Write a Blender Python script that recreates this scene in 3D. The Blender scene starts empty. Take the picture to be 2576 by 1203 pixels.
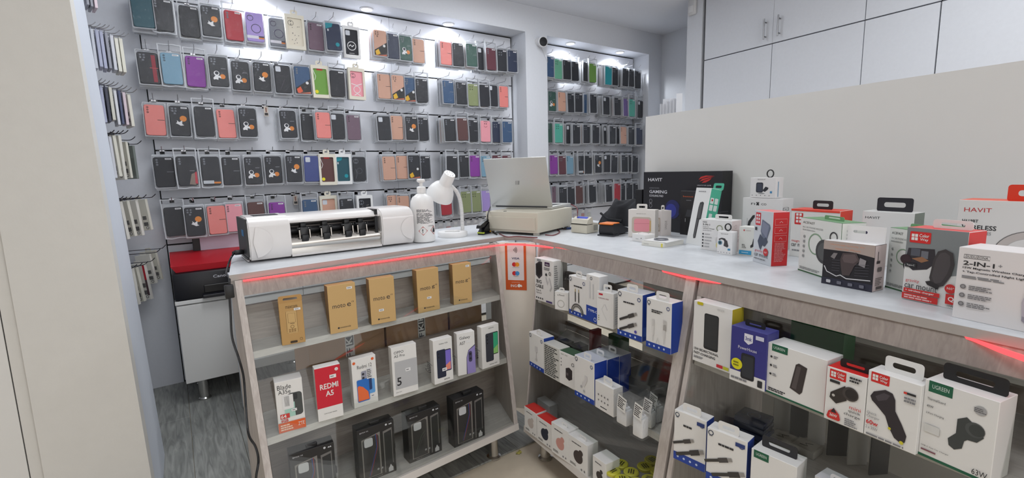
import bpy, bmesh, math, random
from mathutils import Matrix, Vector
random.seed(7)
SC = bpy.context.scene
COL = SC.collection
# ------------------------------------------------------------------ camera
W_PX, H_PX, F_PX = 2576.0, 1203.0, 1198.1
CAM = Vector((0.0, 0.0, 1.19))
YAW, PITCH, ROLL = math.radians(35.2688), math.radians(8.158), math.radians(-1.42166)
_f = Vector((math.sin(YAW), math.cos(YAW), 0)); _r = Vector((math.cos(YAW), -math.sin(YAW), 0)); _u = Vector((0, 0, 1))
_f2 = _f * math.cos(PITCH) - _u * math.sin(PITCH); _u2 = _u * math.cos(PITCH) + _f * math.sin(PITCH)
_r3 = _r * math.cos(ROLL) + _u2 * math.sin(ROLL); _u3 = _u2 * math.cos(ROLL) - _r * math.sin(ROLL)
cam_d = bpy.data.cameras.new('camera')
cam_d.sensor_fit = 'HORIZONTAL'; cam_d.sensor_width = 36.0
cam_d.lens = 36.0 * F_PX / W_PX
cam_d.clip_start = 0.02
cam = bpy.data.objects.new('camera', cam_d); COL.objects.link(cam)
cam.matrix_world = Matrix(((_r3.x, _u3.x, -_f2.x, CAM.x), (_r3.y, _u3.y, -_f2.y, CAM.y), (_r3.z, _u3.z, -_f2.z, CAM.z), (0, 0, 0, 1)))
SC.camera = cam
# ------------------------------------------------------------------ world, exposure
SC.view_settings.view_transform = 'Standard'; SC.view_settings.look = 'None'
SC.view_settings.exposure = 0.05; SC.view_settings.gamma = 1.0; SC.view_settings.use_curve_mapping = False
SC.cycles.transparent_max_bounces = 12; SC.cycles.max_bounces = 6; SC.cycles.diffuse_bounces = 3; SC.cycles.glossy_bounces = 3; SC.cycles.transmission_bounces = 3; SC.cycles.sample_clamp_indirect = 4.0
SC.cycles.caustics_reflective = False; SC.cycles.caustics_refractive = False
wd = bpy.data.worlds.new('shop_front_daylight'); SC.world = wd; wd.use_nodes = True
wd.node_tree.nodes['Background'].inputs[0].default_value = (0.95, 0.945, 0.945, 1)
wd.node_tree.nodes['Background'].inputs[1].default_value = 1.7

def area_light(name, loc, size, size_y, power, col, rot=(0, 0, 0), shape='RECTANGLE'):
    l = bpy.data.lights.new(name, 'AREA'); l.shape = shape; l.size = size; l.size_y = size_y; l.energy = power; l.color = col
    o = bpy.data.objects.new(name, l); COL.objects.link(o); o.location = loc; o.rotation_euler = rot
    return o
CEIL = 2.46
ADDED_CEIL_LIGHTS = [(0.35, 2.1), (1.9, 2.3), (0.2, 0.3), (2.3, 0.4), (0.3, -1.5), (2.3, -1.5)]  # unseen ceiling panels, added to supply the room's general light
for i, (x, y) in enumerate(ADDED_CEIL_LIGHTS):
    area_light('added_ceiling_light', (x, y, CEIL - 0.045), 0.56, 0.56, 9.0, (0.93, 0.965, 1.0))

# ------------------------------------------------------------------ photograph geometry helpers
def ray(x, y):
    return (_r3 * ((x - W_PX / 2) / F_PX) - _u3 * ((y - H_PX / 2) / F_PX) + _f2)
def onz(x, y, z):
    d = ray(x, y); return CAM + d * ((z - CAM.z) / d.z)
def ony(x, y, Y):
    d = ray(x, y); return CAM + d * (Y / d.y)
def onp(x, y, P, n):
    d = ray(x, y); return CAM + d * ((Vector(P) - CAM).dot(n) / d.dot(n))
def V(*a): return Vector(a)
def xat(px, y, z):
    k = (px - W_PX / 2) / F_PX; q = _r3 - _f2 * k
    return -(q.y * y + q.z * (z - CAM.z)) / q.x

# ------------------------------------------------------------------ materials
def lin(c):
    return tuple(((v / 255.0) / 12.92 if v / 255.0 <= 0.04045 else ((v / 255.0 + 0.055) / 1.055) ** 2.4) for v in c)
MATS = {}
def mat(rgb, rough=0.5, metal=0.0, noise=0.0, nscale=40.0, bump=0.0, stretch=None, emit=0.0, coat=0.0, name=None, alpha=None):
    key = (rgb, rough, metal, noise, nscale, bump, stretch, emit, coat, alpha)
    if key in MATS: return MATS[key]
    m = bpy.data.materials.new(name or 'surface_%d' % len(MATS)); m.use_nodes = True
    nt = m.node_tree; b = nt.nodes['Principled BSDF']; c = lin(rgb)
    b.inputs['Base Color'].default_value = (*c, 1); b.inputs['Roughness'].default_value = rough; b.inputs['Metallic'].default_value = metal
    if coat: b.inputs['Coat Weight'].default_value = coat
    if emit:
        b.inputs['Emission Color'].default_value = (*c, 1); b.inputs['Emission Strength'].default_value = emit
    if noise or bump:
        tc = nt.nodes.new('ShaderNodeTexCoord'); nz = nt.nodes.new('ShaderNodeTexNoise'); nz.inputs['Scale'].default_value = nscale; nz.inputs['Detail'].default_value = 4
        src = tc.outputs['Object']
        if stretch:
            mp = nt.nodes.new('ShaderNodeMapping'); mp.inputs['Scale'].default_value = stretch
            nt.links.new(src, mp.inputs[0]); src = mp.outputs[0]
        nt.links.new(src, nz.inputs['Vector'])
        if noise:
            mx = nt.nodes.new('ShaderNodeMix'); mx.data_type = 'RGBA'
            lo = tuple(max(0, v * (1 - noise)) for v in c); hi = tuple(min(1, v * (1 + noise)) for v in c)
            mx.inputs['A'].default_value = (*lo, 1); mx.inputs['B'].default_value = (*hi, 1)
            nt.links.new(nz.outputs['Fac'], mx.inputs['Factor']); nt.links.new(mx.outputs['Result'], b.inputs['Base Color'])
        if bump:
            bp = nt.nodes.new('ShaderNodeBump'); bp.inputs['Strength'].default_value = bump; bp.inputs['Distance'].default_value = 0.01
            nt.links.new(nz.outputs['Fac'], bp.inputs['Height']); nt.links.new(bp.outputs[0], b.inputs['Normal'])
    MATS[key] = m
    return m
def clear_mat(name, tint, milk, rough, milkcol=(235, 238, 245), gloss=0.03, bump=0.0):
    """thin clear sheet: mostly see-through, a little milky, with a gloss"""
    m = bpy.data.materials.new(name); m.use_nodes = True; nt = m.node_tree; nt.nodes.clear()
    out = nt.nodes.new('ShaderNodeOutputMaterial'); tr = nt.nodes.new('ShaderNodeBsdfTransparent'); tr.inputs[0].default_value = (*tint, 1)
    df = nt.nodes.new('ShaderNodeBsdfDiffuse'); df.inputs[0].default_value = (*lin(milkcol), 1)
    gl = nt.nodes.new('ShaderNodeBsdfGlossy'); gl.inputs['Roughness'].default_value = rough
    lw = nt.nodes.new('ShaderNodeLayerWeight'); lw.inputs[0].default_value = 0.5
    pw = nt.nodes.new('ShaderNodeMath'); pw.operation = 'POWER'; pw.inputs[1].default_value = 4.0
    fr = nt.nodes.new('ShaderNodeMath'); fr.operation = 'MULTIPLY_ADD'; fr.inputs[1].default_value = 0.7; fr.inputs[2].default_value = gloss
    nt.links.new(lw.outputs['Facing'], pw.inputs[0]); nt.links.new(pw.outputs[0], fr.inputs[0])
    m1 = nt.nodes.new('ShaderNodeMixShader'); m1.inputs[0].default_value = milk
    m2 = nt.nodes.new('ShaderNodeMixShader')
    nt.links.new(tr.outputs[0], m1.inputs[1]); nt.links.new(df.outputs[0], m1.inputs[2])
    nt.links.new(fr.outputs[0], m2.inputs[0]); nt.links.new(m1.outputs[0], m2.inputs[1]); nt.links.new(gl.outputs[0], m2.inputs[2])
    nt.links.new(m2.outputs[0], out.inputs[0])
    if bump:
        tc = nt.nodes.new('ShaderNodeTexCoord'); nz = nt.nodes.new('ShaderNodeTexNoise'); nz.inputs['Scale'].default_value = 22; nz.inputs['Detail'].default_value = 3; nz.inputs['Distortion'].default_value = 2.5
        bp = nt.nodes.new('ShaderNodeBump'); bp.inputs['Strength'].default_value = bump; bp.inputs['Distance'].default_value = 0.012
        nt.links.new(tc.outputs['Object'], nz.inputs['Vector']); nt.links.new(nz.outputs['Fac'], bp.inputs['Height']); nt.links.new(bp.outputs[0], gl.inputs['Normal']); nt.links.new(bp.outputs[0], lw.inputs['Normal'])
    return m
def glass_mat():
    m = clear_mat('cabinet_glass', (0.965, 0.975, 0.965), 0.0, 0.02)
    return m
def wood_mat(name, c1, c2, scale=(1, 1, 1), rough=0.55):
    m = bpy.data.materials.new(name); m.use_nodes = True; nt = m.node_tree; b = nt.nodes['Principled BSDF']
    tc = nt.nodes.new('ShaderNodeTexCoord'); mp = nt.nodes.new('ShaderNodeMapping'); mp.inputs['Scale'].default_value = scale
    nz = nt.nodes.new('ShaderNodeTexNoise'); nz.inputs['Scale'].default_value = 6; nz.inputs['Detail'].default_value = 6; nz.inputs['Distortion'].default_value = 1.2
    cr = nt.nodes.new('ShaderNodeValToRGB'); cr.color_ramp.elements[0].position = 0.3; cr.color_ramp.elements[1].position = 0.72
    cr.color_ramp.elements[0].color = (*lin(c1), 1); cr.color_ramp.elements[1].color = (*lin(c2), 1)
    nt.links.new(tc.outputs['Object'], mp.inputs[0]); nt.links.new(mp.outputs[0], nz.inputs['Vector']); nt.links.new(nz.outputs['Fac'], cr.inputs[0])
    nt.links.new(cr.outputs[0], b.inputs['Base Color']); b.inputs['Roughness'].default_value = rough
    bp = nt.nodes.new('ShaderNodeBump'); bp.inputs['Strength'].default_value = 0.12; bp.inputs['Distance'].default_value = 0.004
    nt.links.new(nz.outputs['Fac'], bp.inputs['Height']); nt.links.new(bp.outputs[0], b.inputs['Normal'])
    return m
WHITE = (236, 235, 232); BLACK = (22, 22, 24)

# ------------------------------------------------------------------ mesh builder
class MB:
    def __init__(s): s.v = []; s.f = []; s.mi = []; s.M = Matrix.Identity(4); s.mats = []
    def slot(s, m):
        if m not in s.mats: s.mats.append(m)
        return s.mats.index(m)
    def add(s, vs, fs, m):
        k = len(s.v); i = s.slot(m)
        s.v += [tuple(s.M @ Vector(p)) for p in vs]
        for f in fs: s.f.append(tuple(k + a for a in f)); s.mi.append(i)
        return s
    def box(s, a, b, m):
        x0, y0, z0 = a; x1, y1, z1 = b
        return s.add([(x0, y0, z0), (x1, y0, z0), (x1, y1, z0), (x0, y1, z0), (x0, y0, z1), (x1, y0, z1), (x1, y1, z1), (x0, y1, z1)],
              [(0, 3, 2, 1), (4, 5, 6, 7), (0, 1, 5, 4), (1, 2, 6, 5), (2, 3, 7, 6), (3, 0, 4, 7)], m)
    def hexa(s, b4, t4, m):
        return s.add(list(b4) + list(t4), [(0, 3, 2, 1), (4, 5, 6, 7), (0, 1, 5, 4), (1, 2, 6, 5), (2, 3, 7, 6), (3, 0, 4, 7)], m)
    def rbox(s, a, b, r, m, seg=2):
        bm = bmesh.new(); bmesh.ops.create_cube(bm, size=1)
        sx, sy, sz = (b[i] - a[i] for i in range(3))
        for v in bm.verts: v.co = Vector(((v.co.x + .5) * sx + a[0], (v.co.y + .5) * sy + a[1], (v.co.z + .5) * sz + a[2]))
        bmesh.ops.bevel(bm, geom=bm.edges[:], offset=min(r, .49 * min(sx, sy, sz)), segments=seg, affect='EDGES', profile=.5)
        return s.bm(bm, m)
    def bm(s, bm, m):
        bm.verts.index_update()
        s.add([v.co for v in bm.verts], [[v.index for v in f.verts] for f in bm.faces], m); bm.free(); return s
    def prism(s, poly, y0, y1, m, axis='y'):
        n = len(poly)
        P = {'y': lambda p, t: (p[0], t, p[1]), 'z': lambda p, t: (p[0], p[1], t), 'x': lambda p, t: (t, p[0], p[1])}[axis]
        return s.add([P(p, y0) for p in poly] + [P(p, y1) for p in poly],
              [tuple(range(n))[::-1], tuple(range(n, 2 * n))] + [(i, (i + 1) % n, n + (i + 1) % n, n + i) for i in range(n)], m)
    def ring(s, outer, inner, y0, y1, m):
        n = len(outer); vs = []
        for t in (y0, y1):
            vs += [(p[0], t, p[1]) for p in outer]; vs += [(p[0], t, p[1]) for p in inner]
        fs = []
        for i in range(n):
            j = (i + 1) % n
            fs += [(i, j, n + j, n + i), (2 * n + i, 3 * n + i, 3 * n + j, 2 * n + j), (i, 2 * n + i, 2 * n + j, j), (n + i, n + j, 3 * n + j, 3 * n + i)]
        return s.add(vs, fs, m)
    def lathe(s, prof, m, n=24, c=(0, 0, 0), axis=None, caps=True):
        q = Matrix.Identity(3)
        if axis is not None: q = Vector((0, 0, 1)).rotation_difference(Vector(axis)).to_matrix()
        vs = []; fs = []; k = len(prof)
        for r, z in prof:
            for i in range(n):
                a = 2 * math.pi * i / n; vs.append(tuple(q @ Vector((r * math.cos(a), r * math.sin(a), z)) + Vector(c)))
        for j in range(k - 1):
            for i in range(n):
                fs.append((j * n + i, j * n + (i + 1) % n, (j + 1) * n + (i + 1) % n, (j + 1) * n + i))
        if caps: fs += [tuple(range(n))[::-1], tuple(range((k - 1) * n, k * n))]
        return s.add(vs, fs, m)
    def cyl(s, p, q, r, m, n=12, r2=None):
        p = Vector(p); q = Vector(q); d = q - p
        return s.lathe([(r, 0), (r if r2 is None else r2, d.length)], m, n, p, d)
    def tube(s, path, r, m, n=6):
        path = [Vector(p) for p in path]; vs = []; fs = []
        prev = None
        for i, p in enumerate(path):
            d = (path[min(i + 1, len(path) - 1)] - path[max(i - 1, 0)]).normalized()
            if prev is None:
                a = d.cross(Vector((0, 0, 1)))
                if a.length < .1: a = d.cross(Vector((1, 0, 0)))
            else: a = prev - d * prev.dot(d)
            a.normalize(); prev = a; b = d.cross(a)
            for k in range(n):
                t = 2 * math.pi * k / n; vs.append(tuple(p + a * r * math.cos(t) + b * r * math.sin(t)))
        for i in range(len(path) - 1):
            for k in range(n): fs.append((i * n + k, i * n + (k + 1) % n, (i + 1) * n + (k + 1) % n, (i + 1) * n + k))
        fs += [tuple(range(n))[::-1], tuple(range((len(path) - 1) * n, len(path) * n))]
        return s.add(vs, fs, m)
    def mesh(s, name, smooth=None, fix=True):
        me = bpy.data.meshes.new(name); me.from_pydata(s.v, [], s.f)
        for m in s.mats: me.materials.append(m)
        me.polygons.foreach_set('material_index', s.mi)
        if fix:
            b = bmesh.new(); b.from_mesh(me); bmesh.ops.recalc_face_normals(b, faces=b.faces[:]); b.to_mesh(me); b.free()
        if smooth:
            me.polygons.foreach_set('use_smooth', [True] * len(me.polygons)); me.set_sharp_from_angle(angle=math.radians(smooth))
        me.update(); return me
    def build(s, name, parent=None, smooth=None, fix=True, **tags):
        o = bpy.data.objects.new(name, s.mesh(name, smooth, fix)); COL.objects.link(o)
        if parent is not None: o.parent = parent
        for k, v in tags.items(): o['category' if k == 'cat' else k] = v
        return o
def smooth_path(pts, n=8):
    pts = [Vector(p) for p in pts]; out = []
    for i in range(len(pts) - 1):
        p0, p1, p2, p3 = pts[max(i - 1, 0)], pts[i], pts[i + 1], pts[min(i + 2, len(pts) - 1)]
        for k in range(n):
            t = k / n
            out.append(0.5 * ((2 * p1) + (p2 - p0) * t + (2 * p0 - 5 * p1 + 4 * p2 - p3) * t * t + (3 * p1 - p0 - 3 * p2 + p3) * t ** 3))
    return out + [pts[-1]]
def rrect(x0, z0, x1, z1, r, k=4):
    pts = []
    for cx, cz, a0 in ((x1 - r, z1 - r, 0), (x0 + r, z1 - r, 90), (x0 + r, z0 + r, 180), (x1 - r, z0 + r, 270)):
        for i in range(k + 1):
            a = math.radians(a0 + 90 * i / k); pts.append((cx + r * math.cos(a), cz + r * math.sin(a)))
    return pts
def empty(name, loc, rotz=0.0, **tags):
    o = bpy.data.objects.new(name, None); COL.objects.link(o); o.location = loc; o.rotation_euler = (0, 0, rotz); o.empty_display_size = .05
    for k, v in tags.items(): o['category' if k == 'cat' else k] = v
    return o
def inst(name, me, parent=None, loc=(0, 0, 0), rot=(0, 0, 0), **tags):
    o = bpy.data.objects.new(name, me); COL.objects.link(o)
    if parent is not None: o.parent = parent
    o.location = loc; o.rotation_euler = rot
    for k, v in tags.items(): o['category' if k == 'cat' else k] = v
    return o

# ------------------------------------------------------------------ flat print (lettering and marks)
_TX = {}
def text_geo(s, bold=False):
    if (s, bold) in _TX: return _TX[(s, bold)]
    cu = bpy.data.curves.new('t', 'FONT'); cu.body = s; cu.size = 1.0; cu.resolution_u = 2
    if bold: cu.offset = 0.018
    ob = bpy.data.objects.new('t', cu); me = bpy.data.meshes.new_from_object(ob)
    vs = [v.co.copy() for v in me.vertices]; fs = [tuple(p.vertices) for p in me.polygons]
    bpy.data.objects.remove(ob); bpy.data.curves.remove(cu); bpy.data.meshes.remove(me)
    if vs:
        x0 = min(v.x for v in vs); x1 = max(v.x for v in vs); z0 = min(v.y for v in vs); z1 = max(v.y for v in vs)
    else: x0 = x1 = z0 = z1 = 0
    _TX[(s, bold)] = ([(v.x - x0, v.y - z0) for v in vs], fs, x1 - x0, z1 - z0)
    return _TX[(s, bold)]
def pm(c, rough=.55):
    return mat(c, rough) if isinstance(c, tuple) else c
def flat(mb, dec, w, h, place):
    """dec: list of marks in fractions of the face w x h; place(u, v, off) -> point (u, v in metres)"""
    off = 0.0003
    def face(pts, fs, c):
        nonlocal off
        mb.add([place(p[0], p[1], off) for p in pts], fs, pm(c)); off += 0.00012
    def poly(pts, c): face(pts, [tuple(range(len(pts)))], c)
    for d in dec:
        k = d[0]
        if k == 'r':
            n = 1; _, x0, z0, x1, z1, c = d; poly([(x0 * w, z0 * h), (x1 * w, z0 * h), (x1 * w, z1 * h), (x0 * w, z1 * h)], c)
        elif k == 'rr':
            _, x0, z0, x1, z1, r, c = d; poly(rrect(x0 * w, z0 * h, x1 * w, z1 * h, r * w), c)
        elif k == 'd':
            _, x, z, rx, c = d[:5]; rz = d[5] * w if len(d) > 5 else rx * w
            poly([(x * w + rx * w * math.cos(a * math.pi / 10), z * h + rz * math.sin(a * math.pi / 10)) for a in range(20)], c)
        elif k == 'o':
            _, x, z, r, t, c = d[:6]; a0, a1 = d[6:8] if len(d) > 6 else (0, 360)
            n = 20; pts = []
            for i in range(n + 1):
                a = math.radians(a0 + (a1 - a0) * i / n)
                for q in (r - t / 2, r + t / 2): pts.append((x * w + q * w * math.cos(a), z * h + q * w * math.sin(a)))
            face(pts, [(2 * i, 2 * i + 1, 2 * i + 3, 2 * i + 2) for i in range(n)], c)
        elif k == 'p':
            poly([(x * w, z * h) for x, z in d[1]], d[2])
        elif k == 'l':
            pts = [Vector((x * w, z * h)) for x, z in d[1]]; t = d[2] * w / 2; q = []
            for i, p in enumerate(pts):
                e = (pts[min(i + 1, len(pts) - 1)] - pts[max(i - 1, 0)]).normalized(); nn = Vector((-e.y, e.x)) * t
                q += [tuple(p + nn), tuple(p - nn)]
            face(q, [(2 * i, 2 * i + 1, 2 * i + 3, 2 * i + 2) for i in range(len(pts) - 1)], d[3])
        elif k == 't' or k == 'T':
            s, x, z, hh, c = d[1:6]; wid = d[6] if len(d) > 6 else None; al = d[7] if len(d) > 7 else 'l'; vert = len(d) > 8 and d[8]
            vs, fs, tw, th = text_geo(s, k == 'T')
            if not vs: continue
            sz = hh * h / max(th, .3); sx = sz if wid is None else wid * (h if vert else w) / tw
            sh = {'l': 0, 'c': -.5, 'r': -1}[al] * tw * sx
            if vert: face([(x * w - (b * sz), z * h + a * sx + sh) for a, b in vs], fs, c)
            else: face([(x * w + a * sx + sh, z * h + b * sz) for a, b in vs], fs, c)
        elif k == 'lines':
            _, x0, z0, x1, z1, n, c = d[:7]; rnd = random.Random(int(x0 * 991 + z0 * 777 + n)); pts = []; fs = []
            for i in range(n):
                zz = z1 + (z0 - z1) * (i + .5) / n; t = (z1 - z0) / n * .30; x = x0; xe = x1 - (x1 - x0) * rnd.random() * .35
                while x < xe:
                    xx = min(xe, x + (x1 - x0) * rnd.uniform(.1, .28)); b = len(pts)
                    pts += [(x * w, (zz - t) * h), (xx * w, (zz - t) * h), (xx * w, (zz + t) * h), (x * w, (zz + t) * h)]; fs.append((b, b + 1, b + 2, b + 3)); x = xx + (x1 - x0) * .025
            face(pts, fs, c)
# ------------------------------------------------------------------ the room
M_WALL = mat((226, 229, 236), .62, noise=.03, nscale=60, bump=.03, name='white_paint')
M_PLAST = mat((222, 220, 215), .8, noise=.03, nscale=25, bump=.10, name='rough_plaster')
M_PLSIDE = mat((214, 220, 230), .7, noise=.02, nscale=30, bump=.03, name='smooth_plaster')
M_CEIL = mat((232, 235, 243), .85, noise=.02, nscale=30, name='ceiling_paint')
M_SLAT = mat((232, 234, 241), .4, noise=.015, nscale=8, name='white_slat_board')
M_DARK = mat((26, 25, 27), .8, name='dark_gap')
M_STONE = mat((236, 222, 200), .55, noise=.10, nscale=18, bump=.05, name='beige_stone')
M_LAM = wood_mat('grey_laminate', (122, 124, 120), (172, 173, 168), (9, .9, 1), .5)
M_ASH = wood_mat('pale_ash_laminate', (186, 176, 170), (208, 200, 194), (14, 14, 1.1), .5)
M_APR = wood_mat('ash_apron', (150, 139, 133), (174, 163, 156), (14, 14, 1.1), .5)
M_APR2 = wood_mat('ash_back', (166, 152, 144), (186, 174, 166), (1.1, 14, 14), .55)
M_ASHH = wood_mat('pale_ash_board', (190, 185, 180), (208, 204, 200), (2, 14, 14), .5)
M_TOP = wood_mat('grey_worktop', (208, 211, 215), (219, 222, 226), (3, 3, 14), .38)
M_EDGE = mat((176, 170, 165), .5, noise=.06, nscale=30, name='worktop_edge')
M_GLASS = glass_mat()
M_CHROME = mat((200, 198, 195), .22, 1.0, name='brushed_chrome')
M_BOARD = mat((232, 231, 228), .5, noise=.015, nscale=10, name='white_board')
M_STEEL = mat((150, 150, 152), .3, 1.0, name='steel')
YB, YF, ZS = 3.3, 3.1, 2.26

fl = MB(); fl.box((-3, -4, -.1), (6, 3.9, 0), M_STONE)
floor = fl.build('floor', kind='structure')
for i in range(9):
    x0 = -.42 + i * .19
    cuts = [1.72 + (i * .37) % .5, 2.55 + (i * .23) % .45, 3.4]
    ys = [1.55] + cuts
    for a, b in zip(ys[:-1], ys[1:]):
        m = MB(); m.rbox((x0 + .0008, a + .0008, .0005), (x0 + .1892, b - .0008, .008), .0012, M_LAM, 1); m.build('floor_plank', floor)
m = MB(); m.box((-3, -4, CEIL), (6, 3.9, CEIL + .1), M_CEIL); m.build('ceiling', kind='structure')
for (x, y), wh_ in zip(ADDED_CEIL_LIGHTS, ('over the film cutter', 'over the laptop', 'straight above the viewer', 'over the right end of the counter', 'behind the viewer on the left', 'behind the viewer on the right')):  # fixtures built for the added lights, all out of view
    t = empty('added_ceiling_lamp', (x, y, CEIL), label='added square white ceiling light panel ' + wh_ + ', outside the picture', cat='lamp', group='added ceiling light panels')
    m = MB(); m.ring(rrect(-.31, -.31, .31, .31, .01), rrect(-.285, -.285, .285, .285, .008), -.035, -.001, mat((225, 226, 228), .4))
    o = m.build('frame', t); o.rotation_euler = (math.pi / 2, 0, 0)
    m = MB(); m.box((-.285, -.285, -.03), (.285, .285, -.02), mat((240, 242, 245), .5, emit=1.0)); m.build('diffuser', t)

# back wall: fascia, recesses, column
wb = MB()
wb.box((-1.5, YF, ZS), (4.3, YB + .1, CEIL - .001), M_WALL)                  # fascia over the two bays
wb.box((-1.5, YB, .0), (-.055, YB + .1, ZS), M_WALL)                        # plain strip beside the slat panel
wb.box((-.055, YB - .001, 0), (3.86, YB + .1, ZS), M_DARK)                   # backing that shows in the grooves
wb.box((2.368, YF, 0), (2.585, YB, ZS), M_WALL)                             # column between bays
wb.box((3.85, YF, 0), (4.3, YB + .1, ZS), M_WALL)
wall_back = wb.build('wall_back', kind='structure')
GROOVE = [2.252, 2.144, 1.876, 1.613, 1.347, 1.079, .824, .56, .30, .02]
for (xa, xb, seams) in ((-.05, 2.352, [1.332]), (2.59, 3.836, [])):
    for zt, zb in zip(GROOVE[:-1], GROOVE[1:]):
        xs = [xa] + seams + [xb]
        for a, b in zip(xs[:-1], xs[1:]):
            m = MB(); m.rbox((a + .0007, YB - .02, zb + .004), (b - .0007, YB - .0015, zt - .004), .0012, M_SLAT, 1); m.build('slat_board', wall_back)
# right wall, running off towards the shop door
UB = V(math.sin(math.radians(5.93)), math.cos(math.radians(5.93)), 0); NB = V(UB.y, -UB.x, 0)
def bpt(off, y, z): # point on a plane parallel to the right counter, 'off' behind its front edge
    return V(1.19, 1.0, 0) + NB * off + UB * ((y - 1.0 - (NB * off).y) / UB.y) + V(0, 0, z)
m = MB(); a, b = bpt(2.62, YF + .05, 0), bpt(2.62, -4, 0)
m.hexa([a, b, b + V(.2, 0, 0), a + V(.2, 0, 0)], [p + V(0, 0, CEIL) for p in (a, b, b + V(.2, 0, 0), a + V(.2, 0, 0))], M_WALL)
m.build('wall_right', kind='structure')
# boxed-in pipe beside the cupboards
m = MB(); a, b = onp(1728, 100, bpt(2.05, 1, 0), NB), onp(1765.5, 100, bpt(2.05, 1, 0), NB); a.z = b.z = 0
m.hexa([a, b, b + NB * .55, a + NB * .55], [p + V(0, 0, CEIL - .002) for p in (a, b, b + NB * .55, a + NB * .55)], M_WALL)
m.build('trim_1', kind='structure')
# left pillar in the foreground and the panel beside it
def lean(pxt, pxb, Y): # plumb line of the old plaster, which is a little out of true
    a, b = ony(*pxt, Y), ony(*pxb, Y); k = (a.x - b.x) / (a.z - b.z); return b.x - b.z * k, a.x + (CEIL - a.z) * k
fb, ft = lean((175, 0), (381, 1203), 1.9); bb, bt = lean((210, 0), (425, 1203), 2.45)
zc = CEIL - .002
m = MB(); m.hexa([(-.40, 1.9, 0), (fb, 1.9, 0), (fb, 2.0, 0), (-.40, 2.0, 0)], [(-.40, 1.9, zc), (ft, 1.9, zc), (ft, 2.0, zc), (-.40, 2.0, zc)], M_PLAST)
m.box((-.43, 1.912, 0), (-.40, 2.0, zc), M_PLAST)
m.hexa([(fb - .1, 1.95, 0), (fb, 1.9001, 0), (bb, 2.45, 0), (bb - .1, 2.45, 0)], [(ft - .1, 1.95, zc), (ft, 1.9001, zc), (bt, 2.45, zc), (bt - .1, 2.45, zc)], M_PLSIDE)
m.build('wall_left', kind='structure')
m = MB(); m.box((-.4335, 1.925, 0), (-.43, 1.96, CEIL - .003), M_DARK); m.box((-1.6, 1.915, 0), (-.4335, 1.96, CEIL - .003), mat((228, 227, 224), .55, noise=.015, nscale=12))
m.build('door_1', kind='structure')
m = MB(); m.box((-1.7, -4, 0), (-1.6, 1.96, CEIL - .002), mat((206, 200, 192), .7, noise=.02, nscale=20)); m.build('wall_shop_left', kind='structure')
# side wall behind the pillar that carries the accessory hooks
m = MB(); m.box((-.36, 2.3, 0), (-.29, YB, CEIL - .002), M_WALL); m.build('wall_side', kind='structure')

# ------------------------------------------------------------------ recessed spotlights
def spot(x, y, i, where):
    t = empty('recessed_spotlight', (x, y, ZS), label=where, cat='spotlight', group='recessed spotlights over the phone cases')
    m = MB(); m.lathe([(.030, -.001), (.044, -.001), (.044, -.006), (.036, -.009), (.030, -.004)], mat((230, 230, 232), .3), 20, caps=False); m.build('rim', t, 40)
    m = MB(); m.lathe([(.001, -.003), (.030, -.003), (.030, -.0045), (.001, -.0045)], mat((250, 250, 255), .4, emit=14.0), 16); m.build('lens', t)
    l = bpy.data.lights.new('spot_light', 'SPOT'); l.energy = 33; l.color = (.93, .965, 1.0); l.spot_size = math.radians(150); l.spot_blend = .9; l.shadow_soft_size = .03
    o = bpy.data.objects.new('spot_light', l); COL.objects.link(o); o.parent = t; o.location = (0, 0, -.012)
for i, (px, py, wh) in enumerate(((640, -28, 'bright recessed spotlight above the lilac phone case, at the picture edge'), (922, 22, 'bright recessed spotlight over the left bay, nearest its middle'),
        (1128, 60, 'bright recessed spotlight over the left bay, near the column'), (1437, 108, 'bright recessed spotlight in the right bay, next to the column'), (1566, 129, 'bright recessed spotlight in the right bay, farthest from the column'))):
    p = onz(px, py, ZS); spot(p.x, min(max(p.y, 3.18), 3.24), i, wh)

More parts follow.
